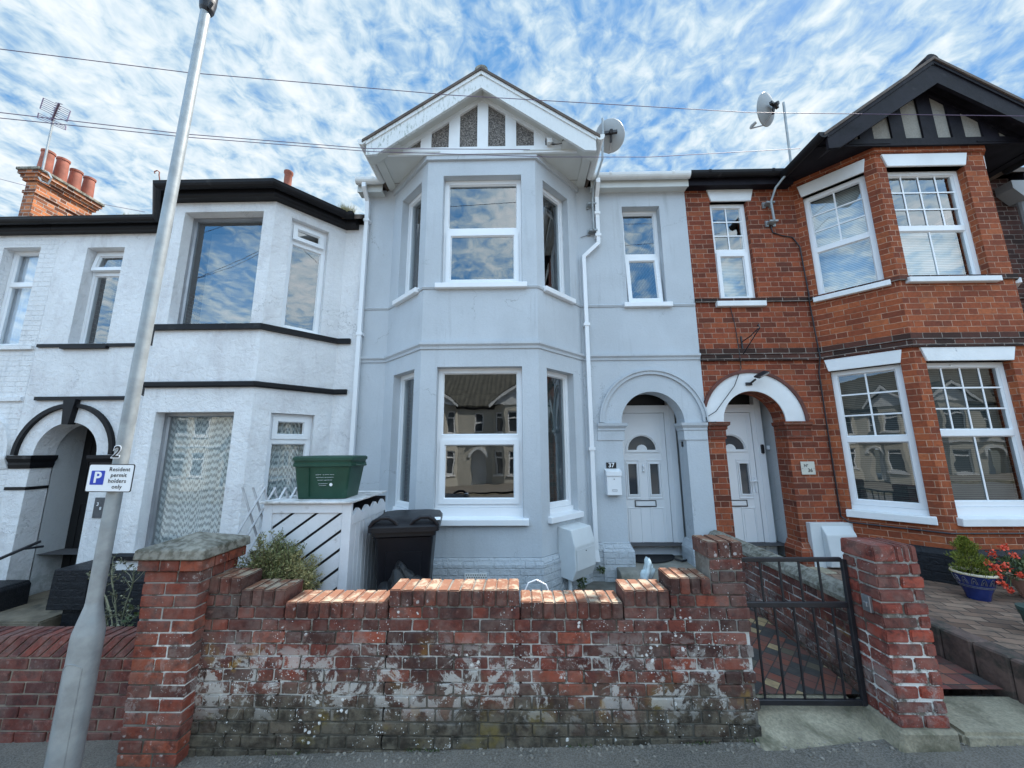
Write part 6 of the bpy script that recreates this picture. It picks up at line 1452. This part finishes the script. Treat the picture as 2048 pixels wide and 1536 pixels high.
b.out('foliage', MT['leaf'], ge); bs_.out('stems', MT['leaf'], ge)
# creeping weed under the meter box
for c_, n_, s_, lb in (((.70, 4.55, -1.50), 120, .05, 'small dark fern growing under the grey meter box'), ((1.00, 4.90, -1.47), 80, .035, 'tiny dark weed at the foot of the white downpipe')):
    b = B()
    for k in range(n_):
        d_ = (rv()+Vector((0, -.3, .2))).normalized(); leaf(b, Vector(c_)+d_*rnd.uniform(0, s_), d_, .034, .009)
    iv = b.out('wall_fern', MT['leaf']); tag(iv, lb, 'fern')
# grass tufts on the gutter of 38
def tuft(c, n, L, label, spread=.08):
    b = B()
    for k in range(n):
        p = Vector(c)+Vector((rnd.gauss(0, spread), rnd.gauss(0, .03), 0)); d_ = Vector((rnd.gauss(0, .45), rnd.gauss(0, .4), 1)).normalized(); q = p+d_*rnd.uniform(.4, 1)*L; s_ = Vector((.003, 0, 0))
        b.quad(p-s_, p+s_, q+s_*.2, q-s_*.2)
    tag(b.out('grass_tuft', MT['mossgrass']), label, 'grass')
tuft((-2.48, 4.80, 3.375), 320, .14, 'dry grass tuft at the right end of the black gutter', .05)
tuft((-5.62, 4.80, 3.375), 120, .05, 'flat brown moss clump on the left stretch of black gutter', .12)

# weathering litter at the foot of the wall
b = B()
for k in range(420):
    x = rnd.uniform(-3.4, 3.4); y_ = (2.675 if x > -2.05 else 2.56)-abs(rnd.gauss(0, .05)) if rnd.random() < .8 else rnd.uniform(2.1, 2.65)
    s_ = rnd.uniform(.003, .011); z_ = groundz(x)+s_*.3
    M0 = Matrix.Translation((x, y_, z_)) @ Matrix.Rotation(rnd.random()*6, 4, 'Z'); b.M = M0
    b.box(-s_, s_, -s_*.7, s_*.7, -s_*.5, s_*.5, jit=s_*.3)
o = b.out('gravel', mat('loose_grit', (.22, .20, .17), .9, var=.5, vscale=40)); tag(o, 'loose grit and chips along the foot of the garden wall', 'gravel', kind='stuff')
b = B()
for cx_, n_ in ((-1.5, 10), (-.62, 26), (.35, 12), (1.1, 22), (1.45, 14)):
    for k in range(n_): p = Vector((cx_+rnd.gauss(0, .05), 2.668, groundz(cx_)+.002)); leaf(b, p, Vector((rnd.gauss(0, .6), -abs(rnd.gauss(0, .5)), 1)), rnd.uniform(.015, .045), .004)
o = b.out('grass', MT['leaf']); tag(o, 'tiny weeds sprouting where the garden wall meets the pavement', 'weeds', kind='stuff')
